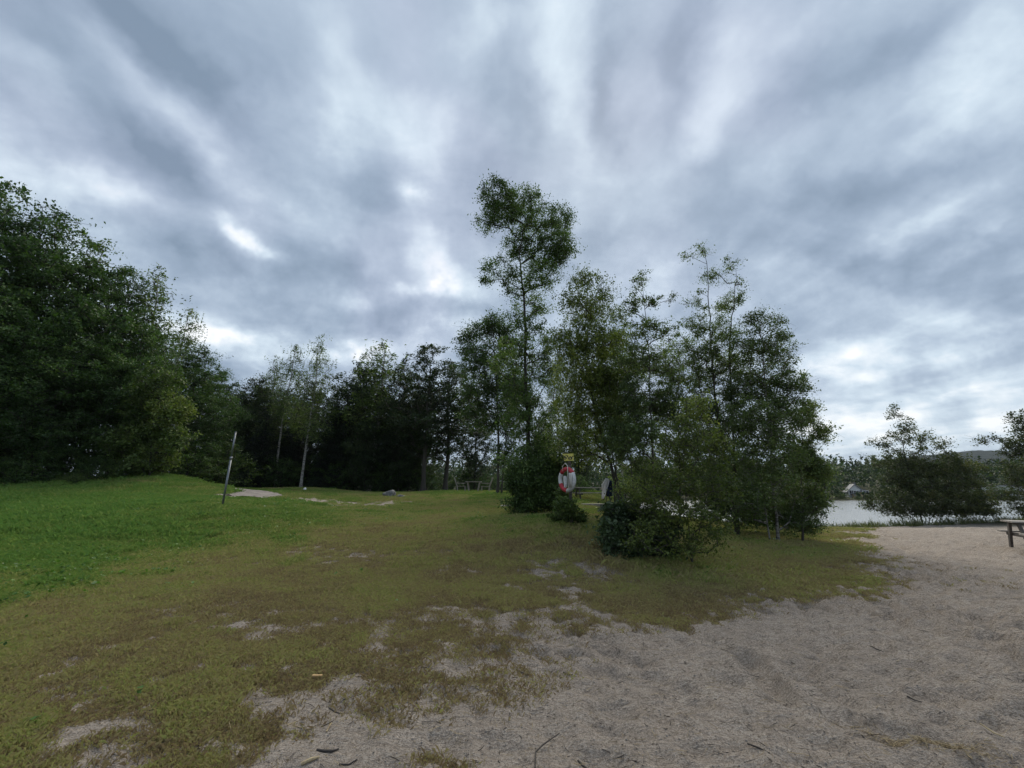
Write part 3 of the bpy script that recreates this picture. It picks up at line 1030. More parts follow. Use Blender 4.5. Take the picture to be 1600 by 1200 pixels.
def px_tree(name, seed, Y, trunks_px, lobes_px, label, cat='tree', group=None, depth=.9, parts=('trunk', 'crown'), yj=.5, **kw):
    """a tree measured off the photograph: trunk and crown lobes at pixels, standing Y metres ahead"""
    rng = np.random.RandomState(seed + 1000)
    kw = dict(kw)
    kw['n_attr'] = int(kw['n_attr'] * 1.8)
    kw['n_leaf'] = int(kw['n_leaf'] * 2.35)
    kw['clump'] *= 1.28
    kw['tr'] *= .62
    b = trunks_px[0][0]
    bx, by = P(b[0], b[1], Y)[:2]
    bz = float(ground_z(bx, by)) - .05
    o = np.array([bx, by, bz])
    tr_l = []
    for tp in trunks_px:
        L = []
        for i, (px, py) in enumerate(tp):
            q = P(px, py, Y + (0 if i == 0 else rng.uniform(-.15, .15))) - o
            if i == 0:
                q[2] = float(ground_z(q[0] + bx, q[1] + by)) - .1 - bz
            L.append(q)
        tr_l.append(L)
    lo = []
    for l in lobes_px:
        px, py, rx, rz = l[:4]
        mp_ = mpp(px, py, Y)
        c = P(px, py, Y + rng.uniform(-yj, yj)) - o
        lo.append((c[0], c[1], c[2], rx * mp_, (rx + rz) / 2 * mp_ * depth, rz * mp_) + tuple(l[4:5]))
    me = tree_meshes(seed, tr_l, lo, **kw)
    return place_tree(name, me, tuple(o), label, cat, group, parts=parts)


B_ = M['bark']
# --- the clump in the middle
px_tree('alder_tree', 1, 15.0, [[(832, 802), (826, 700), (822, 600), (820, 480), (812, 400), (822, 340)]],
        [(772, 302, 24, 22, 1.7), (767, 342, 22, 20, 2), (796, 320, 16, 20, 1.6), (820, 315, 28, 20, 1.7), (835, 352, 36, 26, 1.6), (875, 345, 20, 26, 1.6), (882, 382, 15, 20, 2), (858, 395, 26, 28, 2),
         (810, 385, 24, 18, 2), (782, 420, 28, 16, 1.2), (757, 432, 12, 13, 1.2), (807, 450, 22, 20, .9), (845, 432, 30, 28, 1.2), (832, 475, 30, 22, .9), (820, 507, 28, 18, 1),
         (800, 560, 40, 36), (850, 560, 34, 45), (820, 640, 44, 50), (850, 700, 40, 46), (815, 720, 34, 40)],
        'tallest tree of the clump, crooked dark alder with a lopsided lobed crown', 'tree',
        tr=.16, n_attr=430, n_leaf=30000, leaf=.075, clump=.30, lmat=M['alder'], bmat=M['bark_dark'], yj=.6)
px_tree('alder_tree', 2, 24.5, [[(777, 770), (779, 680), (776, 600), (772, 530)], [(783, 770), (790, 690), (795, 620)]],
        [(750, 518, 24, 18), (778, 505, 22, 16), (732, 545, 16, 20), (790, 535, 24, 26), (758, 560, 34, 24), (745, 605, 26, 26), (790, 600, 34, 34), (745, 645, 24, 20), (785, 660, 28, 30), (810, 620, 26, 40), (790, 710, 18, 22)],
        'broad rounded alder just left of the tallest crooked alder, its crown overhanging the lawn', 'tree',
        tr=.15, n_attr=320, n_leaf=20000, leaf=.11, clump=.46, lmat=M['alder'], bmat=B_)
px_tree('birch_tree', 3, 13.5, [[(972, 793), (958, 740), (936, 665), (918, 580), (915, 500), (918, 440)], [(979, 795), (955, 700), (944, 600)]],
        [(915, 440, 26, 14, .7), (942, 458, 16, 16, .7), (892, 462, 18, 18, .7), (918, 485, 36, 24, .8), (900, 530, 32, 28), (948, 530, 28, 28), (900, 580, 34, 34), (945, 590, 34, 34), (903, 640, 32, 32), (950, 650, 30, 30), (888, 690, 22, 22), (925, 700, 26, 20, .7)],
        'drooping yellowish green birch on a leaning trunk over the life ring', 'tree',
        tr=.10, n_attr=330, n_leaf=24000, leaf=.066, clump=.26, lmat=M['olive'], bmat=B_, droop=.22)
px_tree('birch_tree', 4, 12.0, [[(1024, 830), (1020, 720), (1016, 620), (1012, 520), (1002, 432)], [(1000, 830), (985, 720), (985, 600)]],
        [(1002, 440, 13, 16, .5), (988, 475, 20, 14, .5), (1020, 470, 18, 12, .5), (1047, 464, 14, 7, .4), (1000, 510, 28, 18, .5), (1037, 520, 22, 16, .5), (985, 560, 30, 28, .7), (1030, 570, 30, 28, .7),
         (990, 620, 30, 30), (1035, 630, 28, 34), (1000, 680, 32, 28), (1012, 735, 26, 26, .7), (965, 690, 22, 30)],
        'slender airy birch with sparse twiggy crown, between the drooping birch and the tall thin birch', 'tree',
        tr=.065, n_attr=300, n_leaf=14500, leaf=.058, clump=.20, lmat=M['birch'], bmat=M['bark'])
px_tree('birch_tree', 5, 14.5, [[(1150, 815), (1135, 720), (1120, 640), (1112, 560), (1108, 480), (1102, 395)], [(1128, 650), (1140, 560), (1148, 470), (1150, 420)]],
        [(1095, 392, 24, 10, .35), (1076, 402, 12, 4, .25), (1146, 410, 13, 8, .3), (1118, 430, 32, 14, .45), (1150, 455, 13, 18, .4), (1088, 470, 18, 14, .5), (1130, 478, 28, 16, .6), (1085, 500, 16, 20, .7), (1122, 520, 34, 28, .8),
         (1095, 560, 28, 30), (1142, 570, 34, 34), (1112, 625, 38, 38), (1150, 640, 30, 36), (1120, 690, 40, 34), (1150, 740, 36, 36)],
        'tall thin birch with bare forked branches at the top, second tallest tree of the clump', 'tree',
        tr=.11, n_attr=400, n_leaf=22000, leaf=.062, clump=.24, lmat=M['birch'], bmat=B_)
px_tree('birch_tree', 6, 13.2, [[(1212, 825), (1206, 740), (1200, 650), (1194, 570), (1188, 500)], [(1200, 830), (1192, 770), (1180, 690)]],
        [(1180, 500, 22, 14, .7), (1214, 505, 18, 14, .6), (1190, 540, 38, 26), (1226, 558, 18, 26, .7), (1190, 600, 44, 34), (1236, 600, 18, 22, .8), (1180, 660, 44, 38), (1228, 655, 34, 36), (1200, 718, 48, 36), (1175, 770, 38, 34), (1228, 775, 34, 32, .8), (1160, 805, 30, 18, .9), (1240, 812, 24, 14, .7)],
        'dense dark birch with pale slim stems, on the sand side of the clump', 'tree',
        tr=.075, n_attr=420, n_leaf=27000, leaf=.062, clump=.26, lmat=M['birch'], bmat=M['bark_pale'])
px_tree('birch_tree', 7, 13.6, [[(1250, 828), (1252, 740), (1254, 660), (1254, 595)]],
        [(1255, 602, 9, 16, .6), (1264, 648, 17, 22, .8), (1284, 682, 13, 18, .7), (1252, 715, 28, 28), (1276, 735, 20, 22), (1262, 780, 24, 28), (1240, 805, 26, 18), (1262, 822, 24, 10)],
        'low outermost birch at the right end of the clump, leaves hanging over the sand', 'tree',
        tr=.055, n_attr=210, n_leaf=13500, leaf=.062, clump=.24, lmat=M['birch'], bmat=B_)
px_tree('willow_shrub', 8, 9.0, [[(1082, 884), (1078, 840), (1070, 760), (1066, 680)], [(1076, 884), (1095, 820), (1110, 740), (1108, 690)], [(1086, 884), (1060, 820), (1040, 770)]],
        [(1085, 635, 26, 26, 1.0), (1060, 690, 36, 30, 1.3), (1114, 695, 28, 32, 1.3), (1048, 748, 40, 32, 1.2), (1110, 760, 38, 32), (1050, 800, 46, 28), (1106, 815, 34, 28), (1078, 848, 44, 16), (1020, 790, 34, 34), (990, 770, 26, 30), (1010, 835, 34, 24)],
        'loose olive green willow shrub in front of the clump, its bare stems meeting the grass', 'shrub', parts=('stem', 'foliage'),
        tr=.032, n_attr=270, n_leaf=9500, leaf=.052, clump=.17, lmat=M['olive'], bmat=B_)
px_tree('alder_shrub', 9, 9.4, [[(985, 872), (975, 840), (965, 800)], [(995, 874), (1005, 840), (1015, 810)], [(1010, 874), (1035, 855)]],
        [(970, 802, 26, 16), (955, 835, 20, 22), (1000, 826, 30, 22), (978, 856, 34, 14), (1030, 858, 30, 14), (1035, 820, 24, 22)],
        'low dark shrub with large dull blue green leaves at the clump\'s front left', 'shrub', parts=('stem', 'foliage'),
        tr=.022, n_attr=170, n_leaf=7500, leaf=.082, clump=.17, lmat=M['bluegreen'], bmat=M['bark_dark'])
px_tree('leafy_shrub', 10, 14.0, [[(835, 803), (832, 760), (830, 720)], [(848, 803), (858, 760)], [(826, 803), (812, 770)]],
        [(836, 755, 32, 30), (818, 785, 24, 16), (858, 780, 26, 18), (856, 728, 30, 24), (812, 745, 18, 24)],
        'dark bushy shrub wrapped round the foot of the tallest alder', 'shrub', parts=('stem', 'foliage'),
        tr=.03, n_attr=230, n_leaf=15000, leaf=.075, clump=.26, lmat=M['alder'], bmat=M['bark_dark'])
px_tree('leafy_shrub', 11, 10.9, [[(889, 815), (886, 800), (882, 780)], [(896, 815), (900, 800)]],
        [(885, 792, 16, 12), (877, 808, 22, 7), (900, 808, 18, 7), (878, 776, 8, 8)],
        'knee high green plant growing round the post under the life ring', 'shrub', parts=('stem', 'foliage'),
        tr=.012, n_attr=70, n_leaf=3000, leaf=.060, clump=.12, lmat=M['bright'], bmat=M['twig'])
px_tree('leafy_shrub', 12, 16.0, [[(1150, 822), (1145, 780), (1140, 740)], [(1110, 822), (1105, 790)]],
        [(1150, 760, 34, 34), (1180, 795, 30, 22), (1120, 790, 26, 24), (1215, 800, 30, 20)],
        'dark undergrowth bush in the shade between the willow shrub and the dense dark birch', 'shrub', parts=('stem', 'foliage'),
        tr=.03, n_attr=180, n_leaf=9000, leaf=.08, clump=.28, lmat=M['alder'], bmat=M['bark_dark'])
px_tree('birch_tree', 15, 16.5, [[(1062, 815), (1062, 720), (1060, 620), (1062, 540)]],
        [(1064, 545, 24, 24, .7), (1040, 575, 30, 26, .7), (1075, 590, 30, 32), (1050, 640, 38, 36), (1085, 660, 34, 36), (1045, 700, 40, 34), (1000, 740, 40, 30), (1080, 730, 36, 34), (960, 620, 26, 34, .7)],
        'mid height birch filling the gap behind the slender airy birch and the willow shrub', 'tree',
        tr=.07, n_attr=240, n_leaf=15000, leaf=.072, clump=.27, lmat=M['birch'], bmat=M['bark'], yj=.8)
px_tree('birch_tree', 16, 16.0, [[(960, 812), (962, 720), (968, 620), (975, 520)]],
        [(968, 500, 18, 22, .5), (955, 545, 28, 26, .8), (985, 580, 28, 30), (950, 610, 34, 34), (985, 650, 34, 34), (945, 690, 30, 30, .8)],
        'half hidden birch between the drooping birch and the slender airy birch', 'tree',
        tr=.06, n_attr=200, n_leaf=10500, leaf=.07, clump=.25, lmat=M['birch'], bmat=M['bark'], yj=.8)
# --- by the water on the right
px_tree('willow_shrub', 13, 26.0, [[(1440, 808), (1425, 760), (1412, 700), (1400, 650)], [(1446, 808), (1460, 760), (1480, 710)], [(1436, 808), (1400, 770), (1375, 720)]],
        [(1397, 645, 14, 14, .6), (1412, 668, 20, 14, .7), (1385, 692, 22, 9, .6), (1435, 690, 30, 14, .7), (1472, 694, 18, 10, .6), (1362, 692, 8, 3, .4), (1402, 720, 44, 18), (1452, 728, 50, 22), (1500, 730, 30, 20),
         (1400, 752, 34, 16), (1455, 755, 55, 20), (1510, 765, 34, 20), (1400, 785, 50, 15, 1.2), (1480, 785, 60, 16, 1.3), (1535, 788, 26, 14, 1.2), (1440, 798, 60, 8, 1.8), (1510, 800, 45, 7, 1.8)],
        'wide willow shrub with an upswept pointed top standing alone where the sand meets the lake', 'shrub', parts=('stem', 'foliage'),
        tr=.055, n_attr=360, n_leaf=18000, leaf=.11, clump=.38, lmat=M['willow'], bmat=M['bark_dark'], depth=.6)
px_tree('willow_shrub', 14, 23.5, [[(1622, 815), (1612, 760), (1600, 700), (1592, 655)], [(1630, 815), (1650, 740)]],
        [(1592, 655, 18, 14, .7), (1612, 672, 26, 16), (1560, 690, 22, 6, .5), (1538, 686, 10, 3, .3), (1600, 700, 38, 16), (1640, 690, 30, 24), (1612, 740, 36, 26), (1650, 750, 40, 34), (1608, 785, 34, 20, .7), (1650, 790, 40, 22)],
        'willow shrub cut by the right edge of the view, behind the picnic table', 'shrub', parts=('stem', 'foliage'),
        tr=.05, n_attr=260, n_leaf=13000, leaf=.10, clump=.34, lmat=M['willow'], bmat=M['bark_dark'], depth=.6)


# --- generic trees shared by several places
def generic(seed, H, cb, R, shape, nl=16, **kw):
    rng = np.random.RandomState(seed)
    tp = [(0, 0, 0), (rng.normal() * .12, rng.normal() * .12, H * .35), (rng.normal() * .2, rng.normal() * .2, H * .7), (rng.normal() * .2, rng.normal() * .2, H * .96)]
    lo = []
    for i in range(nl):
        t = (i + .5) / nl
        if shape == 'round':
            pr = math.sin(math.pi * min(1, t * .82 + .14)) ** .7
        elif shape == 'birch':
            pr = (1 - t) ** .75 * .95 + .16
        else:
            pr = (1 - t) * .95 + .05
        a = i * 2.4 + rng.rand()
        z = cb * H + t * (H - cb * H) * .97
        r = R * pr
        k = .55 if i < nl - 1 else .1
        lo.append((math.cos(a) * r * k, math.sin(a) * r * k, z, r * .62 + .12, r * .62 + .12, (H * (1 - cb)) / nl * 1.35 + .15))
    return tree_meshes(seed, [tp], lo, **kw)


V_left = [generic(101, 14, .03, 3.6, 'round', 18, tr=.17, n_attr=760, n_leaf=56000, leaf=.145, clump=.62, lmat=M['woods'], bmat=M['bark_dark']),
          generic(102, 13, .02, 3.3, 'round', 16, tr=.16, n_attr=700, n_leaf=54000, leaf=.145, clump=.60, lmat=M['woods'], bmat=M['bark_dark'])]
V_birch = [generic(111, 16, .36, 1.9, 'birch', 12, tr=.13, n_attr=230, n_leaf=12000, leaf=.13, clump=.42, lmat=M['birch'], bmat=M['bark_birch'], droop=.9),
           generic(112, 16, .42, 1.6, 'birch', 11, tr=.12, n_attr=190, n_leaf=10500, leaf=.13, clump=.40, lmat=M['birch'], bmat=M['bark_birch'], droop=.9)]
V_back = [generic(121, 15, .05, 3.5, 'round', 15, tr=.17, n_attr=480, n_leaf=26000, leaf=.19, clump=.72, lmat=M['backwoods'], bmat=M['bark_dark'], twigs=1),
          generic(122, 15, .08, 3.3, 'round', 14, tr=.17, n_attr=450, n_leaf=25000, leaf=.19, clump=.7, lmat=M['backwoods'], bmat=M['bark_dark'], twigs=1)]
V_spruce = [generic(131, 15, .04, 2.6, 'cone', 18, tr=.18, n_attr=560, n_leaf=24000, leaf=.22, clump=.6, lmat=M['spruce'], bmat=M['bark_dark'], flat=.35, lw=.3, twigs=1)]
V_high = [generic(141, 15, .26, 3.8, 'round', 13, tr=.22, n_attr=380, n_leaf=22000, leaf=.17, clump=.58, lmat=M['backwoods'], bmat=M['bark'], twigs=1)]
V_shrub = [generic(151, 3.0, .02, 1.8, 'round', 8, tr=.05, n_attr=150, n_leaf=6500, leaf=.10, clump=.34, lmat=M['woods'], bmat=M['bark_dark'], twigs=2),
           generic(152, 2.6, .02, 1.6, 'round', 8, tr=.05, n_attr=130, n_leaf=6000, leaf=.11, clump=.32, lmat=M['bright'], bmat=M['bark_dark'], twigs=2)]


def from_top(name, V, H0, px, py, Y, label, cat='tree', group=None, wide=1.0, seed=0, dx=0):
    p = P(px, py, Y)
    x = p[0] + dx
    z = float(ground_z(x, Y)) - .08
    s = (p[2] - z) / H0 / .99
    parts = ('trunk', 'crown') if cat == 'tree' else ('stem', 'foliage')
    return place_tree(name, V, (x, Y, z), label, cat, group, rz=seed * 1.7, s=(s * wide, s * wide, s), parts=parts)


# left wood, from the left edge of the view to the path
WL = 'broadleaf trees of the wood beside the lawn'
from_top('broadleaf_tree', V_left[0], 14, -120, 225, 17.5, 'nearest tree of the left wood, cut off by the left edge of the view', group=WL, seed=1, wide=1.0)
from_top('broadleaf_tree', V_left[1], 13, 2, 296, 19.5, 'tall dark leafy tree whose top meets the left edge of the view', group=WL, seed=2, wide=.8)
from_top('broadleaf_tree', V_left[0], 14, 80, 336, 20.5, 'bushy dome crowned tree second from the left edge of the view', group=WL, seed=3, wide=.95)
from_top('broadleaf_tree', V_left[1], 13, 150, 385, 21.5, 'dark broad tree in the middle of the left wood, directly behind the bank', group=WL, seed=4, wide=.95)
from_top('broadleaf_tree', V_left[0], 14, 205, 428, 23.5, 'dark tree just left of the hanging birch crown in the left wood', group=WL, seed=5, wide=.9)
from_top('birch_tree', V_birch[0], 16, 250, 424, 24.5, 'hanging birch crown standing highest at the right slope of the left wood', group='birches among the wood', seed=1, wide=1.35)
from_top('birch_tree', V_birch[1], 16, 300, 484, 28.5, 'small separate birch top poking out of the left wood above the path', group='birches among the wood', seed=2, wide=1.15)
from_top('broadleaf_tree', V_left[1], 13, 232, 520, 22.5, 'lower tree filling the wood below the hanging birch crown', group=WL, seed=6, wide=1.1)
from_top('broadleaf_tree', V_left[0], 14, 312, 545, 27, 'rounded dark tree right behind the small separate birch top', group=WL, seed=7, wide=1.05)
from_top('broadleaf_tree', V_left[1], 13, 345, 580, 30, 'last rounded tree of the left wood, above the curve of the path', group=WL, seed=8, wide=1.0)
from_top('broadleaf_tree', V_left[1], 13, 20, 470, 18.8, 'lower leafy tree under the tall one at the left edge of the view', group=WL, seed=9, wide=1.2)
from_top('broadleaf_tree', V_left[0], 14, 110, 500, 20, 'lower leafy tree in front of the broad dome crowned one in the left wood', group=WL, seed=10, wide=1.2)
px_tree('maple_tree', 21, 21.0, [[(232, 757), (236, 700), (240, 640)], [(225, 757), (215, 680)]],
        [(250, 600, 28, 22, .8), (225, 630, 32, 26), (268, 640, 26, 22), (240, 675, 36, 26), (205, 690, 30, 26), (275, 690, 18, 20, .7), (235, 720, 36, 22)],
        'light green young maple at the front of the left wood above the grassy mound', 'tree', tr=.09, n_attr=240, n_leaf=12000, leaf=.125, clump=.36, lmat=M['bright'], bmat=M['bark_dark'])
for i, (px, py, Y, v, lb) in enumerate([
        (-60, 680, 18.5, 0, 'dark shrub low at the left edge of the view under the wood'),
        (60, 705, 19.4, 0, 'shaded shrub at the wood edge below the tall left tree'),
        (160, 712, 20.6, 0, 'shaded shrub at the wood edge behind the long grass bank'),
        (120, 738, 18.9, 1, 'small weedy green shrub at the top of the bright lawn'),
        (205, 718, 21.0, 0, 'dark shrub at the left foot of the light green maple'),
        (300, 690, 25.5, 0, 'dark shrub behind the grassy mound'),
        (345, 690, 29.0, 1, 'green shrub at the left side of the path'),
]):
    from_top('shrub', V_shrub[v], 3.0 if v == 0 else 2.6, px, py, Y, lb, 'shrub', 'shrubs along the edge of the wood', seed=i + 1, wide=1.25)

# wood at the far side of the lawn
WB = 'trees of the dark wood behind the lawn'
for i, (nm, V, H0, px, py, Y, wd, lb) in enumerate([
    ('broadleaf_tree', V_back[0], 15, 380, 608, 37, .9, 'low dark tree where the left wood dips, behind the path'),
    ('broadleaf_tree', V_back[1], 15, 408, 588, 38, .9, 'dark tree standing just left of the twin white stemmed birches'),
    ('birch_tree', V_birch[0], 16, 433, 562, 38, 1.3, 'feathery birch top left of the twin white stemmed birches'),
    ('birch_tree', V_birch[1], 16, 463, 540, 36, 1.0, 'left one of the twin slender white stemmed birches behind the lawn'),
    ('birch_tree', V_birch[0], 16, 501, 529, 34.5, 1.0, 'right one of the twin slender white stemmed birches, its stem bare to the ground'),
    ('spruce_tree', V_spruce[0], 15, 478, 612, 38, 1.1, 'dark spruce behind the twin white stemmed birches'),
    ('broadleaf_tree', V_back[0], 15, 545, 596, 38, 1.0, 'dark tree in the dip right of the twin white stemmed birches'),
    ('broadleaf_tree', V_back[1], 15, 572, 560, 37, .9, 'dark shoulder tree left of the high rounded crown in the far wood'),
    ('birch_tree', V_birch[1], 16, 598, 537, 35.5, 1.9, 'high rounded drooping crown in the middle of the far wood'),
    ('broadleaf_tree', V_back[0], 15, 635, 578, 36, .9, 'dark tree in the dip between the two rounded crowns of the far wood'),
    ('broadleaf_tree', V_high[0], 15, 673, 543, 33.5, .95, 'tall dark tree on a thick grey trunk at the end of the lawn'),
    ('broadleaf_tree', V_high[0], 15, 704, 566, 35.5, 1.05, 'dark tree with a leaning trunk beside the wooden garden chairs'),
    ('broadleaf_tree', V_back[1], 15, 745, 610, 40, .75, 'dark tree behind the garden chairs, half hidden by the broad alder'),
    ('spruce_tree', V_spruce[0], 15, 418, 635, 35, 1.2, 'dark low spruce directly behind the end of the path'),
    ('spruce_tree', V_spruce[0], 15, 530, 640, 35.5, 1.2, 'dark low spruce right of the bare birch stem'),
    ('broadleaf_tree', V_back[1], 15, 580, 645, 34, 1.0, 'low dark leafy tree near the boulder on the lawn'),
    ('broadleaf_tree', V_back[0], 15, 630, 650, 34.5, 1.0, 'low dark leafy tree left of the thick grey trunk'),
]):
    from_top(nm, V, H0, px, py, Y, lb, 'tree', WB, wide=wd * 1.15, seed=i + 3)
for i in range(12):
    px = 365 + i * 27
    from_top('broadleaf_tree' if i % 3 else 'spruce_tree', (V_back[i % 2] if i % 3 else V_spruce[0]), 15, px, 612 + 14 * math.sin(i * 2.1), 43 + 2 * math.sin(i * 3.3),
             'dark tree deep inside the wood behind the lawn, only showing through the front trees', 'tree', 'trees deep inside the wood', wide=1.15, seed=i + 5)
# shrub layer under the far wood
BUSH = ['dark bush where the path disappears into the wood', 'dark bush just right of the end of the path', 'dark bush below the twin white stemmed birches, left side',
        'dark bush right of the bare white birch stem', 'second dark bush right of the bare white birch stem', 'dark bush midway between the bare birch stem and the boulder',
        'dark bush directly behind the pale grey boulder', 'dark bush just right of the pale grey boulder', 'dark bush at the left foot of the thick grey trunk',
        'low dark bush between the thick grey trunk and the garden seats', 'low dark bush behind the left garden seat', 'low dark bush behind the right garden seat',
        'dark bush right of the garden seats behind the broad alder stems', 'dark bush at the far edge left of the tallest alder foot']
for i, (px, py, Y) in enumerate([(375, 712, 35), (410, 705, 36), (445, 716, 35.5), (500, 712, 37), (535, 720, 35.5), (570, 714, 36), (605, 722, 35), (640, 716, 36), (668, 725, 37), (700, 742, 39), (728, 738, 39.5), (765, 740, 38.5), (795, 730, 37), (815, 725, 33)]):
    from_top('shrub', V_shrub[0], 3.0, px, py, Y, BUSH[i], 'shrub', 'bushes along the foot of the far wood', seed=i + 2, wide=1.1)

# slim trees behind the middle clump, between it and the lake
for i, (nm, V, H0, px, py, Y, wd, lb) in enumerate([
    ('birch_tree', V_birch[0], 16, 868, 560, 24, 1.3, 'birch half hidden behind the tallest alder, towards the lake'),
    ('birch_tree', V_birch[1], 16, 965, 600, 27, 1.3, 'birch at the lake shore behind the picnic table and drooping birch'),
    ('broadleaf_tree', V_back[1], 15, 905, 640, 31, .8, 'dark round tree at the shore behind the life ring'),
    ('broadleaf_tree', V_back[0], 15, 845, 650, 30, .8, 'dark round tree behind the shrub at the foot of the tallest alder'),
]):
    from_top(nm, V, H0, px, py, Y, lb, 'tree', 'trees behind the clump', wide=wd, seed=i + 9)
for i, (px, py, Y, lb) in enumerate([(905, 742, 27.5, 'dark bush behind the picnic table in the shade, left of the hanging cloth'),
                                     (975, 738, 27.0, 'dark bush behind the leaning birch trunk, right of the hanging cloth'),
                                     (1170, 750, 18.5, 'dark bush behind the pale stems of the dense birch')]):
    from_top('shrub', V_shrub[0], 3.0, px, py, Y, lb, 'shrub', 'bushes behind the clump', seed=i + 4, wide=1.1)

# ---------------------------------------------------------------- far shore
rng = np.random.RandomState(77)
cen, r3s, tints = [], [], []
for k in range(2600):
    x = rng.uniform(-120, 330)
    sdv = rng.rand() ** 1.3 * 110 + 1.5
    y = 108 + sdv
    gz_ = float(ground_z(x, y))
    H = rng.uniform(4, 9) if sdv < 12 else rng.uniform(6, 12)
    # leave the house plots open
    if any(abs(x - hx) < hw and y < hy + 3 for hx, hy, hw in [(97, 121, 8), (140, 118, 12)]):
        H = min(H, 1.6)
    R = H * rng.uniform(.16, .26)
    con = rng.rand() < .4
    tt = rng.rand()
    for j in range(5):
        t = (j + .5) / 5
        rr_ = R * ((1 - t) * 1.1 + .1 if con else math.sin(math.pi * (t * .8 + .15)))
        cen.append((x + rng.normal() * R * .3, y + rng.normal() * R * .3, gz_ + H * (.12 + .82 * t)))
        r3s.append((rr_, rr_, H * .13))
        tints.append(np.clip(tt + rng.normal() * .1, 0, 1))
V_, F_, T_ = leaves_np(rng, np.array(cen), 13, np.array(r3s), .95, 0, np.array(tints))
tag(link('far_forest', np_mesh('far_forest', V_, F_, [M['far']], False, {'tint': T_})), 'dark wooded far shore across the lake', 'forest', kind='stuff')


def house(name, x, y, w_, d_, h_, rh, rz, wall, roof, label, gable_front=True):
    z = float(ground_z(x, y)) - .3
    e = empty(name, (x, y, z), rz)
    tag(e, label, 'house')
    a = MB().box((0, 0, h_ / 2), (w_, d_, h_), bev=.001)
    a.add([(-w_ / 2, -d_ / 2, h_), (w_ / 2, -d_ / 2, h_), (0, -d_ / 2, h_ + rh), (-w_ / 2, d_ / 2, h_), (w_ / 2, d_ / 2, h_), (0, d_ / 2, h_ + rh)], [(0, 1, 2), (3, 5, 4)])
    a.build('wall', wall, e)
    r = MB()
    o = .4
    for s in (-1, 1):
        p0 = Vector((0, 0, h_ + rh + .12))
        p1 = Vector((s * (w_ / 2 + o), 0, h_ - rh * o / (w_ / 2) + .12))
        th_ = Vector((0, 0, .14))
        q_ = [p0 + Vector((0, yy, 0)) for yy in (-d_ / 2 - o, d_ / 2 + o)] + [p1 + Vector((0, yy, 0)) for yy in (d_ / 2 + o, -d_ / 2 - o)]
        r.add([*q_, *[k + th_ for k in q_]], [(0, 1, 2, 3), (7, 6, 5, 4), (0, 3, 7, 4), (1, 5, 6, 2), (3, 2, 6, 7), (0, 4, 5, 1)])
    ro = r.build('roof', roof, e)
    MB().box((w_ * .18, d_ * .15, h_ + rh + .1), (.6, .6, 1.2), bev=.02).build('chimney', M['roof_dark'], ro)
    n = max(2, int(w_ / 2.6))
    for i in range(n):
        xx = -w_ / 2 + (i + .5) * w_ / n
        for zz_ in ([1.6] if h_ < 4 else [1.5, 4.1]):
            f_ = MB()
            for (cx, cz, sx_, sz) in ((0, .65, 1.3, .1), (0, -.65, 1.3, .1), (-.6, 0, .1, 1.2), (.6, 0, .1, 1.2), (0, 0, .06, 1.2)):
                f_.box((xx + cx, -d_ / 2 - .05, zz_ + cz), (sx_, .1, sz), bev=.02)
            fo = f_.build('window_frame', M['trim'], e)
            MB().box((xx, -d_ / 2 - .01, zz_), (1.1, .06, 1.2), bev=.02).build('pane', M['glass'], fo)
    return e


hp = P(1331, 755.5, 118)
house('house', hp[0], 118, 3.5, 5, 1.9, 1.8, -.50, M['wall_white'], M['roof_grey'], 'white gabled house among trees on the far shore')
hp = P(1345, 764, 114)
house('boathouse', hp[0], 114, 4, 3, 1.3, .6, -.75, M['wall_ochre'], M['roof_grey'], 'low pale roofed shed just below the white gabled house across the lake')
hp = P(1563, 757, 116)
house('house', hp[0], 116, 13, 6, 2.7, 1.0, -.8, M['wall_white'], M['roof_dark'], 'long low white building on the far shore behind the right willow')
hp = P(1478, 739, 140)
house('house', hp[0], 140, 6, 6, 2.5, 2, -.8, M['wall_white'], M['roof_dark'], 'small white house high among far shore trees, right of the lone willow top')

# grassy bank and bushes on the far shore
for i, (px, py, Y, v, wd, lb) in enumerate([(1312, 770, 108.5, 1, 1.6, 'light green bush on the far shore left of the white house'), (1560, 760, 108.5, 1, 2.6, 'light green bush on the far shore in front of the long low building'), (1340, 775, 108.2, 1, 1.8, 'low light green bush on the far shore below the white house')]):
    from_top('shrub', V_shrub[v], 2.6, px, py, Y, lb, 'shrub', 'bushes on the far shore', seed=i, wide=wd)

# ---------------------------------------------------------------- ground cover (stuff)
def hidden_variants(n, blades, radius, h, wdt, seed0, lean=.5, clover=0):
    out = []
    for k in range(n):
        rng = np.random.RandomState(seed0 + k)
        r = radius * np.sqrt(rng.rand(blades))
        a = rng.rand(blades) * TAU
        bx = r * np.cos(a)
        by = r * np.sin(a)
        hh_ = h * (.35 + .9 * rng.rand(blades) ** 1.5)
        la = rng.rand(blades) * TAU
        le = lean * (.2 + rng.rand(blades)) * hh_
        wa = rng.rand(blades) * TAU
        w2 = wdt * (.6 + .8 * rng.rand(blades)) / 2
        dxw, dyw = np.cos(wa) * w2, np.sin(wa) * w2
        z0 = np.full(blades, -.012)
        p0 = np.stack([bx - dxw, by - dyw, z0], 1)
        p1 = np.stack([bx + dxw, by + dyw, z0], 1)
        m0 = np.stack([bx + np.cos(la) * le * .4 + dxw * .8, by + np.sin(la) * le * .4 + dyw * .8, hh_ * .6], 1)
        tp = np.stack([bx + np.cos(la) * le, by + np.sin(la) * le, hh_ * (.98 - .2 * lean)], 1)
        V = np.stack([p0, p1, m0, tp], 1).reshape(-1, 3)
        F = np.arange(4 * blades).reshape(-1, 4)
        me = np_mesh('tuft', V, F, [M['grass']], False, {'tint': rng.rand(blades)})
        out.append(bpy.data.objects.new('tuft', me))
    return out


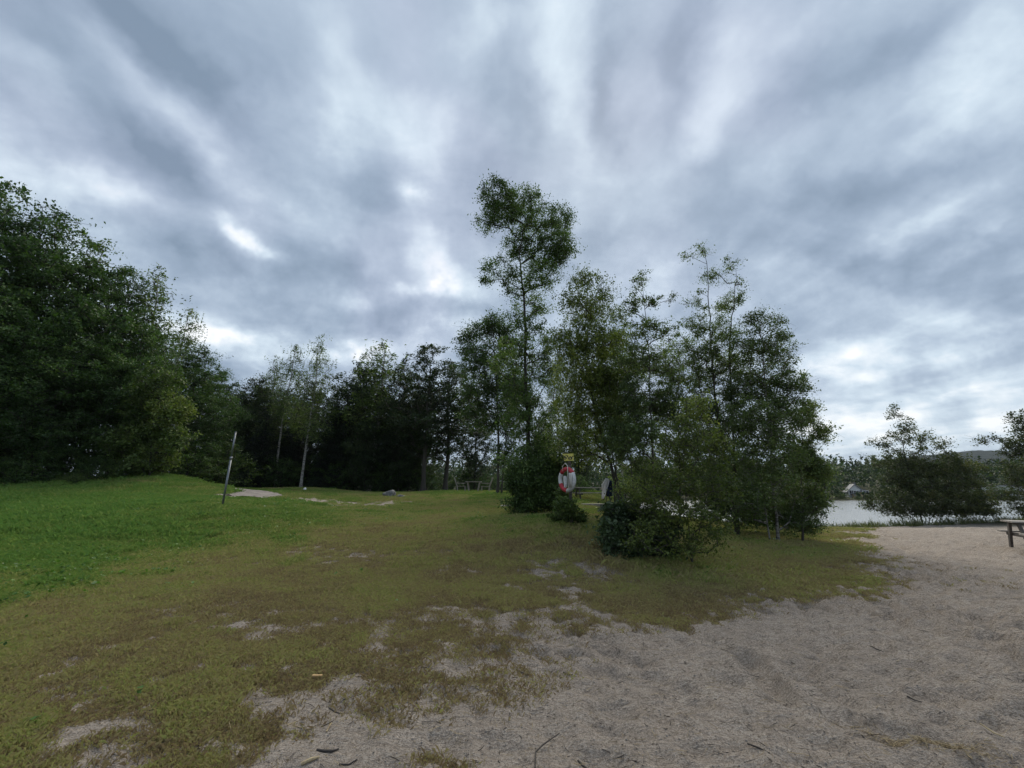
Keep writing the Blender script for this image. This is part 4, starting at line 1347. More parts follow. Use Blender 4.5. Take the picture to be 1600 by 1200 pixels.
def scatter_gn(name, pts, scl, rots, variants, attrs, mat_label, cat):
    """one object: points that carry instances of the given meshes"""
    me = bpy.data.meshes.new(name)
    me.vertices.add(len(pts))
    me.vertices.foreach_set('co', np.asarray(pts, np.float32).ravel())
    for nm, v in dict(scl=scl, rz=rots, **attrs).items():
        a = me.attributes.new(nm, 'FLOAT', 'POINT')
        a.data.foreach_set('value', np.asarray(v, np.float32))
    o = link(name, me)
    ng = bpy.data.node_groups.new(name + '_nodes', 'GeometryNodeTree')
    ng.interface.new_socket('Geometry', in_out='INPUT', socket_type='NodeSocketGeometry')
    ng.interface.new_socket('Geometry', in_out='OUTPUT', socket_type='NodeSocketGeometry')
    N = ng.nodes
    gi_ = N.new('NodeGroupInput')
    go_ = N.new('NodeGroupOutput')
    gj = N.new('GeometryNodeGeometryToInstance')
    iop = N.new('GeometryNodeInstanceOnPoints')
    iop.inputs['Pick Instance'].default_value = True
    for v in reversed(variants):
        oi_ = N.new('GeometryNodeObjectInfo')
        oi_.inputs['Object'].default_value = v
        ng.links.new(oi_.outputs['Geometry'], gj.inputs[0])
    ng.links.new(gi_.outputs[0], iop.inputs['Points'])
    ng.links.new(gj.outputs[0], iop.inputs['Instance'])

    def at(nm):
        n_ = N.new('GeometryNodeInputNamedAttribute')
        n_.data_type = 'FLOAT'
        n_.inputs['Name'].default_value = nm
        return n_.outputs['Attribute']
    cx = N.new('ShaderNodeCombineXYZ')
    ng.links.new(at('rz'), cx.inputs[2])
    e2r = N.new('FunctionNodeEulerToRotation')
    ng.links.new(cx.outputs[0], e2r.inputs[0])
    ng.links.new(e2r.outputs[0], iop.inputs['Rotation'])
    ng.links.new(at('scl'), iop.inputs['Scale'])
    ng.links.new(iop.outputs[0], go_.inputs[0])
    md = o.modifiers.new('scatter', 'NODES')
    md.node_group = ng
    tag(o, mat_label, cat, kind='stuff')
    return o


def wedge(n, r0, r1, seed, p=1.0, half=56):
    """random ground points, thinner with distance"""
    rng = np.random.RandomState(seed)
    r = r0 * (r1 / r0) ** (rng.rand(n) ** p)
    a = np.radians(rng.uniform(-half, half, n))
    return r * np.sin(a), r * np.cos(a), rng


# keep ground cover out of the paths of other things is not needed: it is short
x, y, rng = wedge(150000, 2.4, 34, 5, .8)
z0 = ground_z(x, y)
g, c = cover_green(x, y, z0)
keep = (rng.rand(len(x)) < np.clip((g - .12) * 1.25, 0, 1) ** 1.5 * (.35 + 1.3 * fbm(x, y, 13, 2))) & (lake_sd(x, y) > 1.5)
x, y, g, c, z0 = x[keep], y[keep], g[keep], c[keep], z0[keep]
z = z0 + relief(x, y, g)
r = np.hypot(x, y)
lush = sstep(.6, .95, c)
scl = (.38 + .55 * g + 1.5 * lush * fbm(x, y, 1.6, 3) + .25 * fbm(x, y, 2.5, 2)) * np.clip(.75 + r / 22, .8, 1.9) * (.7 + .6 * rng.rand(len(x)))
grass_v = hidden_variants(8, 62, .12, .046, .0032, 300, .9)
scatter_gn('grass', np.stack([x, y, z], 1), scl, rng.rand(len(x)) * TAU, grass_v, {'green': c}, 'short patchy grass from dry brown to lush green over the whole lawn', 'grass')
print('grass points', len(x))

x, y, rng = wedge(190000, 2.4, 14, 15, .8)
z0 = ground_z(x, y)
g, c = cover_green(x, y, z0)
keep = rng.rand(len(x)) < np.clip((g - .03 + .10 * np.exp(-((project(x, y, z0)[0] - 620) / 300) ** 2 - ((project(x, y, z0)[1] - 1010) / 130) ** 2)) * 5, 0, 1) * np.clip((.95 - g) * 2, .04, 1) * np.clip(2.6 * fbm(x + 3, y, 3.5, 4) - .75, 0, 1) * .9
x, y, g, c, z0 = x[keep], y[keep], g[keep], c[keep], z0[keep]
dry_v = hidden_variants(6, 16, .10, .035, .0034, 380, 1.3)
scatter_gn('dry_grass', np.stack([x, y, z0 + relief(x, y, g)], 1), .45 + .75 * rng.rand(len(x)), rng.rand(len(x)) * TAU, dry_v, {'green': np.clip(rng.rand(len(x)) ** 2 * .35, 0, 1)}, 'sparse dry brown grass stubble between the lawn and the sand', 'grass')
print('dry tufts', len(x))

# taller uncut grass under the trees, along the bank and at the sand's edge
x, y, rng = wedge(42000, 5, 34, 6, .8)
z0 = ground_z(x, y)
pxx, pyy, zc = project(x, y, z0)
g, c = cover_green(x, y, z0)
under = np.zeros(len(x))
for (cx, cy_, rx, ry) in [(1.05 * 8.2 * (1080 - 800) / 625, 8.9, 1.7, .9), (5.6, 13.5, 4.6, 2.6), (8.6, 13.2, 1.9, 1.4), (.8, 14, 1.3, 1.1), (1.45, 10.8, .8, .5), (2.3, 9.3, 1.0, .8)]:
    under = np.maximum(under, np.exp(-(((x - cx) / rx) ** 2 + ((y - cy_) / ry) ** 2) ** 2))
bank = sstep(16.6, 17.6, y) * sstep(-11, -14, x) + sstep(31, 34, y) * (x < 2)
dens = np.clip(under * .8 + bank * .8 + .06 * (c > .8), 0, 1) * (g > .3)
keep = (rng.rand(len(x)) < dens) & (lake_sd(x, y) > 1.5)
x, y, g, c, z0 = x[keep], y[keep], g[keep], c[keep], z0[keep]
z = z0 + relief(x, y, g)
tall_v = hidden_variants(6, 40, .15, .11, .0045, 340, .8)
scatter_gn('tall_grass', np.stack([x, y, z], 1), .5 + .7 * rng.rand(len(x)), rng.rand(len(x)) * TAU, tall_v, {'green': np.clip(c * .8 + .1, 0, .75)}, 'longer uncut grass round the trees and at the wood edge', 'grass')

# clover heads and daisies in the lush lawn
x, y, rng = wedge(9000, 5, 17, 8, .9)
z0 = ground_z(x, y)
g, c = cover_green(x, y, z0)
px_, py_, _z = project(x, y, z0)
keep = (rng.rand(len(x)) < np.clip((c - .42) * .9, 0, .25) + .35 * np.exp(-((px_ - 280) / 160) ** 2 - ((py_ - 865) / 22) ** 2)) & (g > .6)
x, y, z0 = x[keep], y[keep], z0[keep]
n = len(x)
cen = np.stack([x, y, surf_z(x, y) + rng.uniform(.05, .10, n)], 1)
V_, F_, T_ = leaves_np(rng, cen, 2, np.full((n, 3), .006), .022, up=2, lw=.9)
m_flower = plain_mat('clover_flower', (.40, .40, .26), (.30, .32, .18), 9, .8)
tag(link('clover_flowers', np_mesh('clover_flowers', V_, F_, [m_flower])), 'tiny pale clover heads dotted through the lawn', 'flowers', kind='stuff')

x, y, rng = wedge(60000, 4, 20, 18, .8)
z0 = ground_z(x, y)
g, c = cover_green(x, y, z0)
keep = (rng.rand(len(x)) < np.clip((c - .42) * 1.5, .0, 1) * (.2 + fbm(x, y, 1.8, 3))) & (g > .6)
x, y, z0, g = x[keep], y[keep], z0[keep], g[keep]
n = len(x)
cen = np.stack([x, y, z0 + relief(x, y, g) + .03 + .09 * rng.rand(n) * fbm(x, y, 1.6, 3) * 1.6], 1)
V_, F_, T_ = leaves_np(rng, cen, 3, np.full((n, 3), .035), .052, tint_c=np.clip(fbm(x, y, 2.2, 3) + .2 * rng.rand(n), 0, 1), up=2, lw=.8)
tag(link('clover_leaves', np_mesh('clover_leaves', V_, F_, [M['clover']], False, {'tint': T_})), 'dense clover and broad weeds in the lush part of the lawn', 'clover', kind='stuff')

# reeds along the near shore
rng = np.random.RandomState(9)
cen = []
for k in range(1500):
    x = rng.uniform(11, 42)
    y0 = np.interp(x, [9.3, 12, 17, 24, 33, 42], [30, 27, 26, 26.5, 27, 22])
    y = y0 - rng.uniform(-.6, 2.2)
    cen.append((x, y))
cen = np.array(cen)
n = len(cen)
nb = 9
bx = np.repeat(cen[:, 0], nb) + rng.normal(size=n * nb) * .12
by = np.repeat(cen[:, 1], nb) + rng.normal(size=n * nb) * .12
hh_ = np.repeat(.10 + .38 * rng.rand(n) * (.4 + fbm(cen[:, 0], cen[:, 1], .8)), nb) * (.5 + .8 * rng.rand(n * nb))
bz = ground_z(bx, by) - .03
le = rng.normal(size=(n * nb, 2)) * .22 * hh_[:, None]
V_ = np.stack([np.stack([bx - .008, by, bz], 1), np.stack([bx + .008, by, bz], 1), np.stack([bx + le[:, 0] * .4 + .006, by + le[:, 1] * .4, bz + hh_ * .6], 1), np.stack([bx + le[:, 0], by + le[:, 1], bz + hh_], 1)], 1).reshape(-1, 3)
tag(link('reeds', np_mesh('reeds', V_, np.arange(4 * n * nb).reshape(-1, 4), [M['reed']], False, {'tint': rng.rand(n * nb)})), 'low reeds and weeds fringing the sand at the lake edge', 'reeds', kind='stuff')


# dry straw, bark bits and twigs strewn over the sand and thin turf
def litter_mesh(name, n, seed, mat, lmin, lmax, wd, gmin, gmax, r0=2.4, r1=13, lift=.004):
    x, y, rng = wedge(n, r0, r1, seed, .85)
    z0 = ground_z(x, y)
    g, c = cover_green(x, y, z0)
    keep = (g >= gmin) & (g <= gmax) & (rng.rand(len(x)) < .25 + .75 * fbm(x, y, 1.4, 3))
    x, y = x[keep], y[keep]
    n = len(x)
    z = surf_z(x, y)
    a = rng.rand(n) * TAU
    L = lmin + (lmax - lmin) * rng.rand(n) ** 2.5
    d = np.stack([np.cos(a) * L, np.sin(a) * L, rng.normal(size=n) * L * .12], 1) * .5
    c_ = np.stack([x, y, z + lift + np.abs(d[:, 2])], 1)
    bend = np.stack([-np.sin(a), np.cos(a), np.zeros(n)], 1) * (rng.normal(size=n) * L * .07)[:, None]
    w1 = wd * (.6 + .8 * rng.rand(n))
    Va, Fa = tubes_np(c_ - d, c_ + bend, w1 * .9, w1, 3)
    Vb, Fb = tubes_np(c_ + bend, c_ + d, w1, w1 * .6, 3)
    me = np_mesh(name, np.vstack([Va, Vb]), np.vstack([Fa, Fb + len(Va)]), [mat])
    return link(name, me)


tag(litter_mesh('straw_litter', 5500, 21, M['straw'], .02, .13, .0016, 0, .95), 'short dry straws strewn over the sand and thin turf', 'straw', kind='stuff')
tag(litter_mesh('twig_litter', 3600, 22, M['twig'], .012, .10, .0024, 0, .9), 'small dark twigs and bark bits strewn over the sand', 'twigs', kind='stuff')

# pebbles and coarse grit
peb = []
for k in range(4):
    rng = np.random.RandomState(60 + k)
    v = np.array([(0, 0, 1), (1, 0, 0), (0, 1, 0), (-1, 0, 0), (0, -1, 0), (0, 0, -1)], float) * (.7 + .6 * rng.rand(6, 1)) * np.array([1, .8, .55]) * .007
    F = [(0, 1, 2), (0, 2, 3), (0, 3, 4), (0, 4, 1), (5, 2, 1), (5, 3, 2), (5, 4, 3), (5, 1, 4)]
    peb.append(bpy.data.objects.new('pebble', np_mesh('pebble', v, F, [M['rock'] if k % 2 else M['gravelpath']], False)))
x, y, rng = wedge(26000, 2.3, 11, 31, .9)
g, c = cover_green(x, y, ground_z(x, y))
keep = (g < .55)
x, y = x[keep], y[keep]
scatter_gn('pebbles', np.stack([x, y, surf_z(x, y) + .001], 1), .25 + 1.1 * rng.rand(len(x)) ** 4, rng.rand(len(x)) * TAU, peb, {}, 'coarse grit and small pebbles on the sand', 'gravel')

# ---------------------------------------------------------------- air
m_, t_ = new_mat('air')
v_ = t_.n('ShaderNodeVolumePrincipled', ins={'Color': (.72, .80, .90, 1), 'Density': .00010})
o_ = t_.n('ShaderNodeOutputMaterial')
t_.t.links.new(v_.outputs[0], o_.inputs['Volume'])
tag(MB().box((300, 900, 98.0), (9200, 9000, 204.0), bev=.00001).build('haze', m_), kind='stuff')

# ---------------------------------------------------------------- path
def ribbon(name, pix, width, mat, lift=.012):
    c = np.array(pix, float)
    c3 = smooth_path(np.column_stack([c, np.zeros(len(c))]), 8)[:, :2]
    n = len(c3)
    vs, fs = [], []
    k = 7
    for i in range(n):
        t = c3[min(i + 1, n - 1)] - c3[max(i - 1, 0)]
        t /= np.linalg.norm(t) + 1e-9
        nn = np.array([-t[1], t[0]])
        wv = width * (1 + .15 * math.sin(i * 1.3))
        for j in range(k):
            s = (j / (k - 1) - .5) * wv
            q_ = c3[i] + nn * s
            vs.append((q_[0], q_[1], float(surf_z(np.array([q_[0]]), np.array([q_[1]]))[0]) + lift + (.02 if 0 < j < k - 1 else -.03)))
    for i in range(n - 1):
        for j in range(k - 1):
            fs.append((i * k + j, (i + 1) * k + j, (i + 1) * k + j + 1, i * k + j + 1))
    return tag(MB().add(vs, fs).build(name, mat, smooth=True), kind='structure')


ribbon('path', PATH, 2.0, M['gravelpath'], .02)

# ---------------------------------------------------------------- things on the lawn
# volleyball pole
x, y, z = ground_at(347, 793, 8)
topz = P(369, 675, y)[2]
H = topz - z
e = empty('net_pole', (x, y, z))
tag(e, 'plain grey steel net pole standing upright in the lawn near the path', 'pole')
MB().tube([(0, 0, -.1), (0, 0, H * .64)], .030, 12).build('lower_tube', M['steel'], e, True)
MB().tube([(0, 0, H * .64), (0, 0, H)], .025, 12).build('upper_tube', M['steel'], e, True)
MB().tube([(0, 0, H * .62), (0, 0, H * .66)], .038, 12).build('collar', M['steel'], e, True)
MB().tube([(0, 0, H - .012), (0, 0, H + .012)], .030, 12).build('cap', M['steel'], e, True)
MB().tube([(-.03, 0, H * .88), (-.09, 0, H * .88), (-.1, 0, H * .9)], .007, 6).build('hook', M['steel'], e, True)
MB().tube([(0, 0, -.1), (0, 0, .04)], .05, 10).build('socket', M['concrete'], e, True)


def rock(name, x, y, z, sx_, sy, sz, seed, label, mat=None):
    import bmesh
    bm = bmesh.new()
    bmesh.ops.create_icosphere(bm, subdivisions=3, radius=1)
    rng = random.Random(seed)
    pl = [(Vector((rng.gauss(0, 1), rng.gauss(0, 1), rng.gauss(0, 1) + .4)).normalized(), rng.uniform(.62, .9)) for _ in range(12)]
    for v in bm.verts:
        for n_, d in pl:
            q_ = v.co.dot(n_)
            if q_ > d:
                v.co -= n_ * (q_ - d)
        v.co += Vector((rng.gauss(0, 1), rng.gauss(0, 1), rng.gauss(0, 1))) * .018
        v.co.x *= sx_
        v.co.y *= sy
        v.co.z *= sz
    me = bpy.data.meshes.new(name)
    bm.to_mesh(me)
    bm.free()
    me.materials.append(mat or M['rock'])
    o = link(name, me)
    o.location = (x, y, z)
    o.rotation_euler = (0, 0, rng.uniform(0, 6))
    return tag(o, label, 'rock')


x, y, z = ground_at(608, 776, 20)
rock('boulder', x, y, z + .1, .42, .35, .33, 4, 'pale grey boulder on the lawn in front of the dark wood')
x, y, z = ground_at(627, 777, 20)
rock('boulder', x, y, z + .02, .32, .25, .16, 9, 'low mossy stone just right of the pale grey boulder')
x, y, z = ground_at(790, 793, 10)
rock('flat_rock', x, y, z + .02, .42, .28, .12, 5, 'flat grey rock at the left edge of the shrub round the tall alder', M['concrete'])
x, y, z = ground_at(762, 812, 10)
rock('flat_rock', x, y, z, .14, .12, .05, 6, 'small flat pale stone in the grass left of the tall alder', M['concrete'])
x, y, z = ground_at(476, 767, 20)
rock('stone', x, y, z + .08, .13, .13, .16, 7, 'small white stone at the foot of the bare birch stem', M['trim'])

# rustic garden chairs and table at the end of the lawn
def garden_chair(px, face, label):
    x, y, z = ground_at(px, 769.0, 25, 50)
    p = P(px, 768, 29.0)
    x, y = p[0], p[1]
    z = float(ground_z(x, y))
    e = empty('garden_chair', (x, y, z), face)
    tag(e, label, 'chair', 'rustic garden seats at the end of the lawn')
    for s in (-.28, .28):
        MB().tube([(.30, s, 0), (.27, s, .42)], .03, 6).build('front_leg', M['oldwood'], e)
        MB().tube([(-.22, s, 0), (-.26, s, .38), (-.50, s, 1.0)], .032, 6).build('back_post', M['oldwood'], e)
        MB().box((-.02, s * 1.18, .60), (.66, .09, .03)).build('armrest', M['oldwood'], e)
    for k in range(4):
        MB().box((.26 - .14 * k, 0, .40 - .012 * k), (.12, .6, .025)).build('seat_slat', M['oldwood'], e)
    for k in range(4):
        R = Matrix.Rotation(math.radians(-22), 3, 'Y')
        MB().box((-.29 - .055 * k, 0, .50 + .14 * k), (.025, .6, .12), R).build('back_slat', M['oldwood'], e)
    return e


garden_chair(720, math.radians(10), 'left one of two reclining wooden garden seats facing each other under the far trees')
garden_chair(759, math.radians(178), 'right one of two reclining wooden garden seats facing each other under the far trees')
p = P(740, 767, 29.0)
e = empty('garden_table', (p[0], p[1], float(ground_z(p[0], p[1]))))
tag(e, 'small wooden table with splayed legs between the two garden seats', 'table')
for sx_ in (-1, 1):
    for sy in (-1, 1):
        MB().tube([(sx_ * .30, sy * .25, 0), (sx_ * .42, sy * .28, .68)], .045, 6).build('leg', M['oldwood'], e)
for k in range(4):
    MB().box((0, -.3 + .2 * k, .70), (1.1, .185, .04)).build('plank', M['oldwood'], e)


def picnic_table(loc, rz, label, L=1.8, mat=None, legmat=None):
    mat = mat or M['oldwood']
    legmat = legmat or M['darkwood']
    e = empty('picnic_table', loc, rz)
    tag(e, label, 'picnic table')
    for k in range(5):
        MB().box((0, -.30 + .15 * k, .75), (L + .012 * ((k * 7) % 3), .138, .042)).build('tabletop_plank', mat, e)
    for s in (-1, 1):
        for k in range(2):
            MB().box((0, s * (.62 + .14 * k), .45), (L, .13, .042)).build('seat_plank', mat, e)
    for sx_ in (-1, 1):
        X = sx_ * (L / 2 - .2)
        MB().box((X, 0, .70), (.07, .72, .055)).build('top_beam', legmat, e)
        MB().box((X, 0, .385), (.07, 1.56, .09)).build('seat_beam', legmat, e)
        for s in (-1, 1):
            a = Vector((X + sx_ * .065, s * .62, 0))
            b = Vector((X + sx_ * .065, s * .26, .725))
            d = b - a
            R = Matrix.Rotation(math.atan2(-d.y, d.z) , 3, 'X')
            MB().box((a + b) / 2, (.055, .11, d.length), R).build('leg', legmat, e)
    return e


# table on the sand at the right edge
a_ = np.array([14.2, 11.6])
rz = math.radians(-33)
Lx = 1.9
cxy = np.array([14.05, 12.0]) + np.array([math.cos(rz), math.sin(rz)]) * Lx / 2
picnic_table((cxy[0], cxy[1], float(surf_z(np.array([cxy[0]]), np.array([cxy[1]]))[0])), rz, 'weathered grey picnic table on the sand, cut by the right edge of the view', Lx, legmat=M['darkwood'])
# table behind the clump with its slab
p = P(926, 783, 24.5)
zt = float(ground_z(p[0], p[1]))
picnic_table((p[0], p[1], zt + .02), math.radians(6), 'dark picnic table in the shade behind the life ring and the hanging cloth', 2.0, mat=M['oldwood'])
x, y, z = ground_at(936, 793, 14)
o = MB().box((0, 0, 0), (2.3, .42, .26), bev=.08).build('timber_edging', M['concrete'])
o.location = (x - .3, y, z + .06)
o.rotation_euler = (0, 0, math.radians(2))
tag(o, 'pale sand covered timber kerb in the grass in front of the shaded picnic table', 'kerb')

# life ring on its post
bx_, by_ = P(893, 800, 10.8)[:2]
bz_ = float(ground_z(bx_, by_))
top = P(888, 706, 10.8)[2]
e = empty('life_ring_post', (bx_, by_, bz_))
tag(e, 'weathered wooden post with small yellow sign on top', 'post')
MB().box((0, .05, (top - bz_) / 2 - .1), (top - bz_ + .1, .075, .075), Matrix.Rotation(math.radians(90), 3, 'Y')).build('post', M['darkwood'], e)
sg = empty('sign', (0, 0, 0))
sp = P(887, 714, 10.72)
C.objects.unlink(sg)
bpy.data.objects.remove(sg)
mb = MB()
w2, h2 = .14, .094
sx0, sz0 = sp[0] - bx_, sp[2] - bz_
tilt = math.radians(1)
R = Matrix.Rotation(math.radians(-18), 3, 'Z')


def sgp(u, v, d):
    q_ = R @ Vector((u, -d, v))
    return (q_.x + sx0 + .03, q_.y, q_.z + sz0)


outl = [(-w2 - .04, h2), (w2, h2), (w2, -h2), (-w2 + .02, -h2), (-w2 + .02, h2 - .05)]
vsf = [sgp(u, v, .012) for u, v in outl] + [sgp(u, v, 0.0) for u, v in outl]
mb.add(vsf, [(4, 3, 2, 1, 0), (5, 6, 7, 8, 9)] + [(i, (i + 1) % 5, (i + 1) % 5 + 5, i + 5) for i in range(5)])
sgn = mb.build('sign_board', M['yellow'], e)
mk = MB()
for (u, v, a, b) in [(-.095, .005, .022, .035), (-.06, -.02, .03, .018), (-.02, .02, .018, .022), (.015, -.03, .02, .035), (.05, .005, .022, .02), (.085, -.02, .022, .03), (.115, .015, .014, .02), (.06, -.055, .05, .01), (-.05, .045, .03, .008), (-.09, -.055, .025, .01)]:
    seg = 8
    ringp = [(u + a * math.cos(k * TAU / seg) * (1 + .2 * math.sin(k * 3)), v + b * math.sin(k * TAU / seg)) for k in range(seg)]
    mk.add([sgp(uu, vv, .015) for uu, vv in ringp], [tuple(range(seg))])
mk.build('printed_marks', M['black'], sgn)

# ring itself: four white and four red arcs with a rope
cpos = P(886, 749.5, 10.62)
rg = empty('life_ring', tuple(cpos), math.radians(-57))
tag(rg, 'red and white life ring with white rope hanging on the wooden post, turned half sideways', 'life ring')
R0, r0 = .272, .054


def arc(a0, a1, rr_, extra=0.0, n=10):
    mb = MB()
    pts = [(R0 * math.cos(a), 0, R0 * math.sin(a)) for a in np.linspace(a0, a1, n)]
    return mb.tube(pts, rr_ + extra, 12)


d2r = math.radians
for (a0, a1, c_) in [(35, 140, 'ring_red'), (140, 203, 'ring_white'), (203, 270, 'ring_red'), (270, 395, 'ring_white')]:
    arc(d2r(a0), d2r(a1), r0, .001 if c_ == 'ring_red' else 0).build('red_band' if c_ == 'ring_red' else 'white_band', M[c_], rg, True)
rp = [(.12 * math.sin(k * .5) + .02, -.085, .36 - .045 * k) for k in range(14)]
MB().tube([(-.10, -.05, .22), (-.12, -.04, .34), (-.02, -.03, .42), (.10, -.05, .34), (.13, -.08, .18), (.14, -.085, -.05), (.15, -.085, -.22), (.04, -.085, -.34)], .010, 6).build('rope', M['rope'], rg, True)
for k in range(3):
    MB().tube([(.18 + .035 * k, -.075, .16), (.21 + .035 * k, -.09, -.03), (.18 + .035 * k, -.08, -.20)], .013, 6).build('rope', M['rope'], rg, True)
# white inner cover of the coiled line
cv = MB()
seg = 14
cv.add([(0.045 * math.cos(k * TAU / seg) - .05, -.05 + .02 * math.sin(k), -.05 + .15 * math.sin(k * TAU / seg)) for k in range(seg)] + [(0.045 * math.cos(k * TAU / seg) - .05, .01, -.05 + .15 * math.sin(k * TAU / seg)) for k in range(seg)],
       [tuple(range(seg)), tuple(range(2 * seg - 1, seg - 1, -1))] + [(k, k + seg, (k + 1) % seg + seg, (k + 1) % seg) for k in range(seg)])
cv.build('coiled_line', M['ring_white'], rg)

# thin stake with cloths hanging on it
Yc = 14.5
sp = P(946, 796, Yc)
zt = float(ground_z(sp[0], sp[1]))
topp = P(948, 743, Yc)
e = empty('thin_stake', (sp[0], sp[1], zt))
tag(e, 'thin dark stake carrying the hanging white and navy cloths', 'stake')
MB().tube([(0, 0, -.1), (topp[0] - sp[0], 0, topp[2] - zt)], .012, 6).build('stake', M['twig'], e, True)
MB().tube([(topp[0] - sp[0] - .06, 0, topp[2] - zt), (topp[0] - sp[0] + .45, .0, topp[2] - zt + .02)], .012, 6).build('cross_bar', M['twig'], e, True)


def cloth_mat(name, col):
    m, t = new_mat(name)
    d_ = t.n('ShaderNodeBsdfPrincipled', ins={'Base Color': tuple(col) + (1,), 'Roughness': .95})
    tr_ = t.n('ShaderNodeBsdfTranslucent', ins={'Color': tuple(col) + (1,)})
    finish(t, t.n('ShaderNodeMixShader', ins={0: .45, 1: d_.outputs[0], 2: tr_.outputs[0]}).outputs[0])
    return m


M['cloth_white'] = cloth_mat('white_towelling', (.88, .89, .92))


def cloth(name, outline_l, outline_r, Y, mat, label, seed):
    rng = random.Random(seed)
    n, m = len(outline_l), 9
    vs, fs = [], []
    for i in range(n):
        for j in range(m):
            t = j / (m - 1)
            px = outline_l[i][0] * (1 - t) + outline_r[i][0] * t
            py = outline_l[i][1] * (1 - t) + outline_r[i][1] * t
            q_ = P(px, py, Y + .045 * math.sin(j * 2.1 + i * .5) + .02 * math.sin(j * 4.3 + i))
            vs.append(q_)
    o0 = np.array(vs).mean(0)
    vs = [v - o0 for v in vs]
    for i in range(n - 1):
        for j in range(m - 1):
            fs.append((i * m + j, i * m + j + 1, (i + 1) * m + j + 1, (i + 1) * m + j))
    o = MB().add(vs, fs).build(name, mat, smooth=True)
    o.location = tuple(o0)
    md = o.modifiers.new('thickness', 'SOLIDIFY')
    md.thickness = .003
    return tag(o, label, 'towel')


cloth('towel', [(946, 747), (943, 752), (940, 757), (941, 766), (940, 774), (940, 779)], [(951, 748), (952, 752), (951, 758), (948, 766), (946, 773), (943, 780)], Yc - .1, M['cloth_white'], 'crumpled white towel hanging from the thin stake', 3)
cloth('towel', [(950, 750), (949, 758), (948, 768), (947, 776)], [(956, 751), (957, 758), (957, 768), (957, 775)], Yc - .02, M['cloth_blue'], 'dark navy cloth hanging just right of the white towel', 4)

# single sticks that can be told apart
def stick(name, pix, rad_, mat, label, cat='stick', lift=None):
    P3 = []
    for (px, py) in pix:
        x, y, z = ground_at(px, py)
        P3.append(Vector((x, y, float(surf_z(np.array([x]), np.array([y]))[0]))))
    o0 = P3[0].copy()
    zf = max(p.z for p in P3)
    mb = MB()
    n = len(P3)
    pts = [Vector((p.x - o0.x, p.y - o0.y, max(p.z, zf - .015) - o0.z + rad_ * .9)) for p in P3]
    mb.tube(pts, [rad_ * (1 if i == 0 else 1.1 if i < n - 1 else .6) for i in range(n)], 7)
    o = mb.build(name, mat, smooth=False)
    o.location = o0
    return tag(o, label, cat)


x_, y_, z_ = ground_at(495, 1064)
o = MB().box((0, 0, .012), (.085, .022, .018), bev=.2).build('wood_chip', M['chip'])
o.location = (x_, y_, float(surf_z(np.array([x_]), np.array([y_]))[0]) + .008)
o.rotation_euler = (.1, .05, .1)
tag(o, 'bright orange tan wood chip lying on the thin brown turf', 'wood chip')
stick('stick', [(495, 1175), (505, 1180), (518, 1180), (529, 1177)], .007, M['twig'], 'short thick black stick near the bottom edge of the view')
stick('stick', [(470, 1199), (485, 1197), (498, 1193)], .010, M['straw'], 'pale tan stick end at the bottom edge of the view below the black stick')
stick('stick', [(530, 1194), (545, 1194), (558, 1192)], .005, M['twig'], 'thin dark straight stick right of the pale tan stick end at the bottom')
stick('stick', [(836, 1198), (837, 1180), (848, 1162), (874, 1143)], .0045, M['twig'], 'long curved dark twig bent like a hook at the bottom centre')
stick('stick', [(903, 1182), (912, 1190), (924, 1200)], .007, M['twig'], 'short dark stick slanting into the bottom edge, right of the hooked twig')
stick('stick', [(448, 1137), (460, 1131), (465, 1126)], .003, M['straw'], 'short straw of a crossed pair on the sand, pointing up right')
stick('stick', [(442, 1130), (462, 1135), (483, 1139)], .003, M['straw'], 'longer straw of a crossed pair on the sand, pointing down right')
stick('stick', [(510, 1145), (514, 1138), (518, 1133)], .005, M['straw'], 'pale short stick right of the crossed pair of straws')
stick('stick', [(536, 1095), (560, 1089), (568, 1084)], .003, M['twig'], 'thin dark twig on the sand right of the orange tan chip')
stick('stick', [(514, 1103), (524, 1108), (537, 1111)], .004, M['twig'], 'small curved dark twig below the orange tan chip')
stick('stick', [(650, 1100), (655, 1104), (660, 1108)], .004, M['twig'], 'short dark slanting stick alone on the sand left of centre')
stick('stick', [(482, 1000), (500, 996), (512, 992)], .004, M['straw'], 'brown stick lying in the thin turf left of centre')
stick('stick', [(745, 954), (770, 955), (800, 954)], .003, M['straw'], 'long straight pale straw in the brown turf at mid distance')
stick('stick', [(1168, 1162), (1185, 1170), (1203, 1180)], .005, M['twig'], 'dark stick on the open sand lower right of centre')
stick('stick', [(1418, 1093), (1430, 1097), (1441, 1101)], .005, M['twig'], 'short black stick on the open sand above the straw pile')
stick('stick', [(1345, 1138), (1353, 1145), (1361, 1151)], .005, M['twig'], 'dark slanting twig just left of the straw pile')
stick('stick', [(1535, 1143), (1555, 1152), (1573, 1161)], .005, M['straw'], 'pale brown straight stick right of the straw pile')
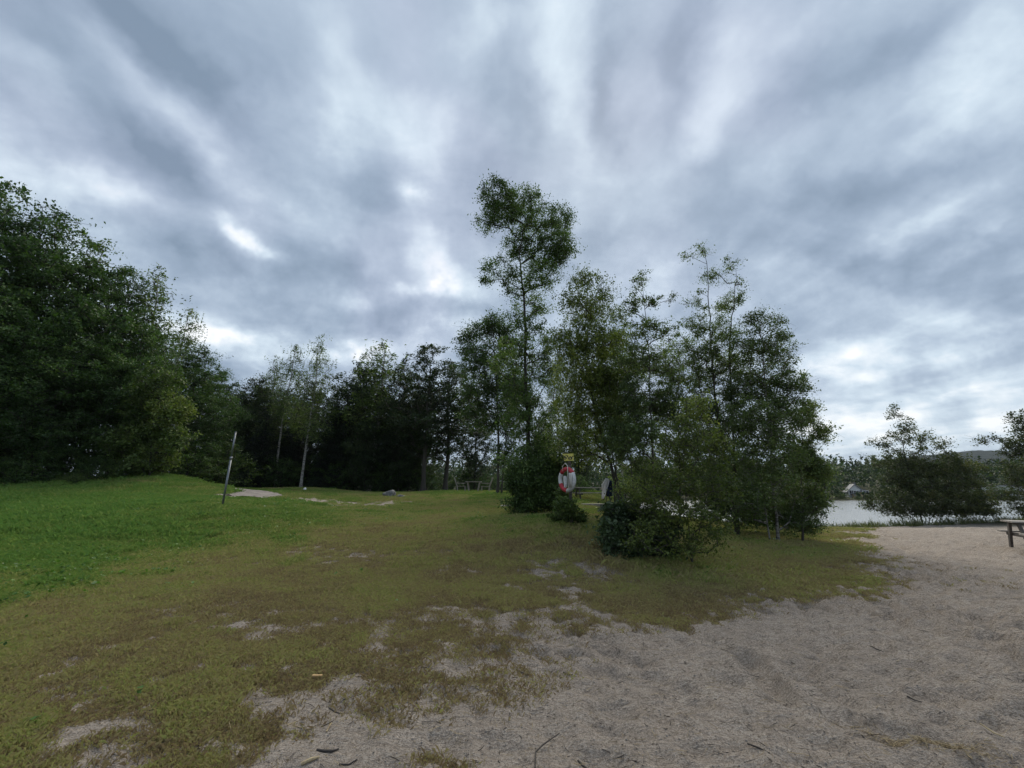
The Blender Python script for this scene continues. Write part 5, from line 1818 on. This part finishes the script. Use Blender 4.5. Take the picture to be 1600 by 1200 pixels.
stick('stick', [(1456, 1158), (1470, 1163), (1485, 1167)], .005, M['straw'], 'pale stick lying against the right end of the straw pile')
stick('stick', [(1510, 1180), (1514, 1184), (1520, 1189)], .005, M['straw'], 'short pale peg like stick below the straw pile near the corner')
stick('stick', [(1360, 1007), (1372, 1011), (1380, 1013)], .004, M['twig'], 'thin dark twig on the open sand at right mid distance')
stick('stick', [(800, 1042), (815, 1047), (828, 1051)], .004, M['twig'], 'thin dark twig at the boundary of sand and thin turf in the centre')
stick('stick', [(880, 1050), (890, 1055), (895, 1056)], .005, M['twig'], 'short dark twig on the sand right of the centre boundary twig')

# pile of dry straw
rng = np.random.RandomState(5)
x_, y_, _ = ground_at(1440, 1160)
n = 420
px_ = x_ + rng.normal(size=n) * .16
py_ = y_ - .55 * (px_ - x_) + rng.normal(size=n) * .055
pz_ = surf_z(px_, py_)
a = rng.rand(n) * TAU
L = .02 + .06 * rng.rand(n)
d = np.stack([np.cos(a) * L, np.sin(a) * L, rng.normal(size=n) * L * .3], 1) * .5
c_ = np.stack([px_, py_, pz_ + .006 + .018 * rng.rand(n)], 1)
Va, Fa = tubes_np(c_ - d, c_ + d, np.full(n, .0022), np.full(n, .0015), 3)
tag(link('straw_pile', np_mesh('straw_pile', Va, Fa, [M['straw']])), 'loose pile of yellowish dry straw on the sand at lower right', 'straw pile', kind='stuff')

# crumpled turquoise litter in the grass
rng = random.Random(4)
x_, y_, z_ = ground_at(1213, 846)
mb = MB()
vs_ = []
n = 7
for i in range(n):
    for j in range(n):
        vs_.append(((i / (n - 1) - .5) * .24, (j / (n - 1) - .5) * .16, .02 + rng.uniform(0, .055) * (1 - abs(i - 3) / 5)))
mb.add(vs_, [(i * n + j, (i + 1) * n + j, (i + 1) * n + j + 1, i * n + j + 1) for i in range(n - 1) for j in range(n - 1)])
o = mb.build('plastic_bag', M['plastic'])
o.location = (x_, y_, float(surf_z(np.array([x_]), np.array([y_]))[0]) + .03)
tag(o, 'crumpled pale turquoise plastic scrap in the grass in front of the dense dark birch', 'litter')
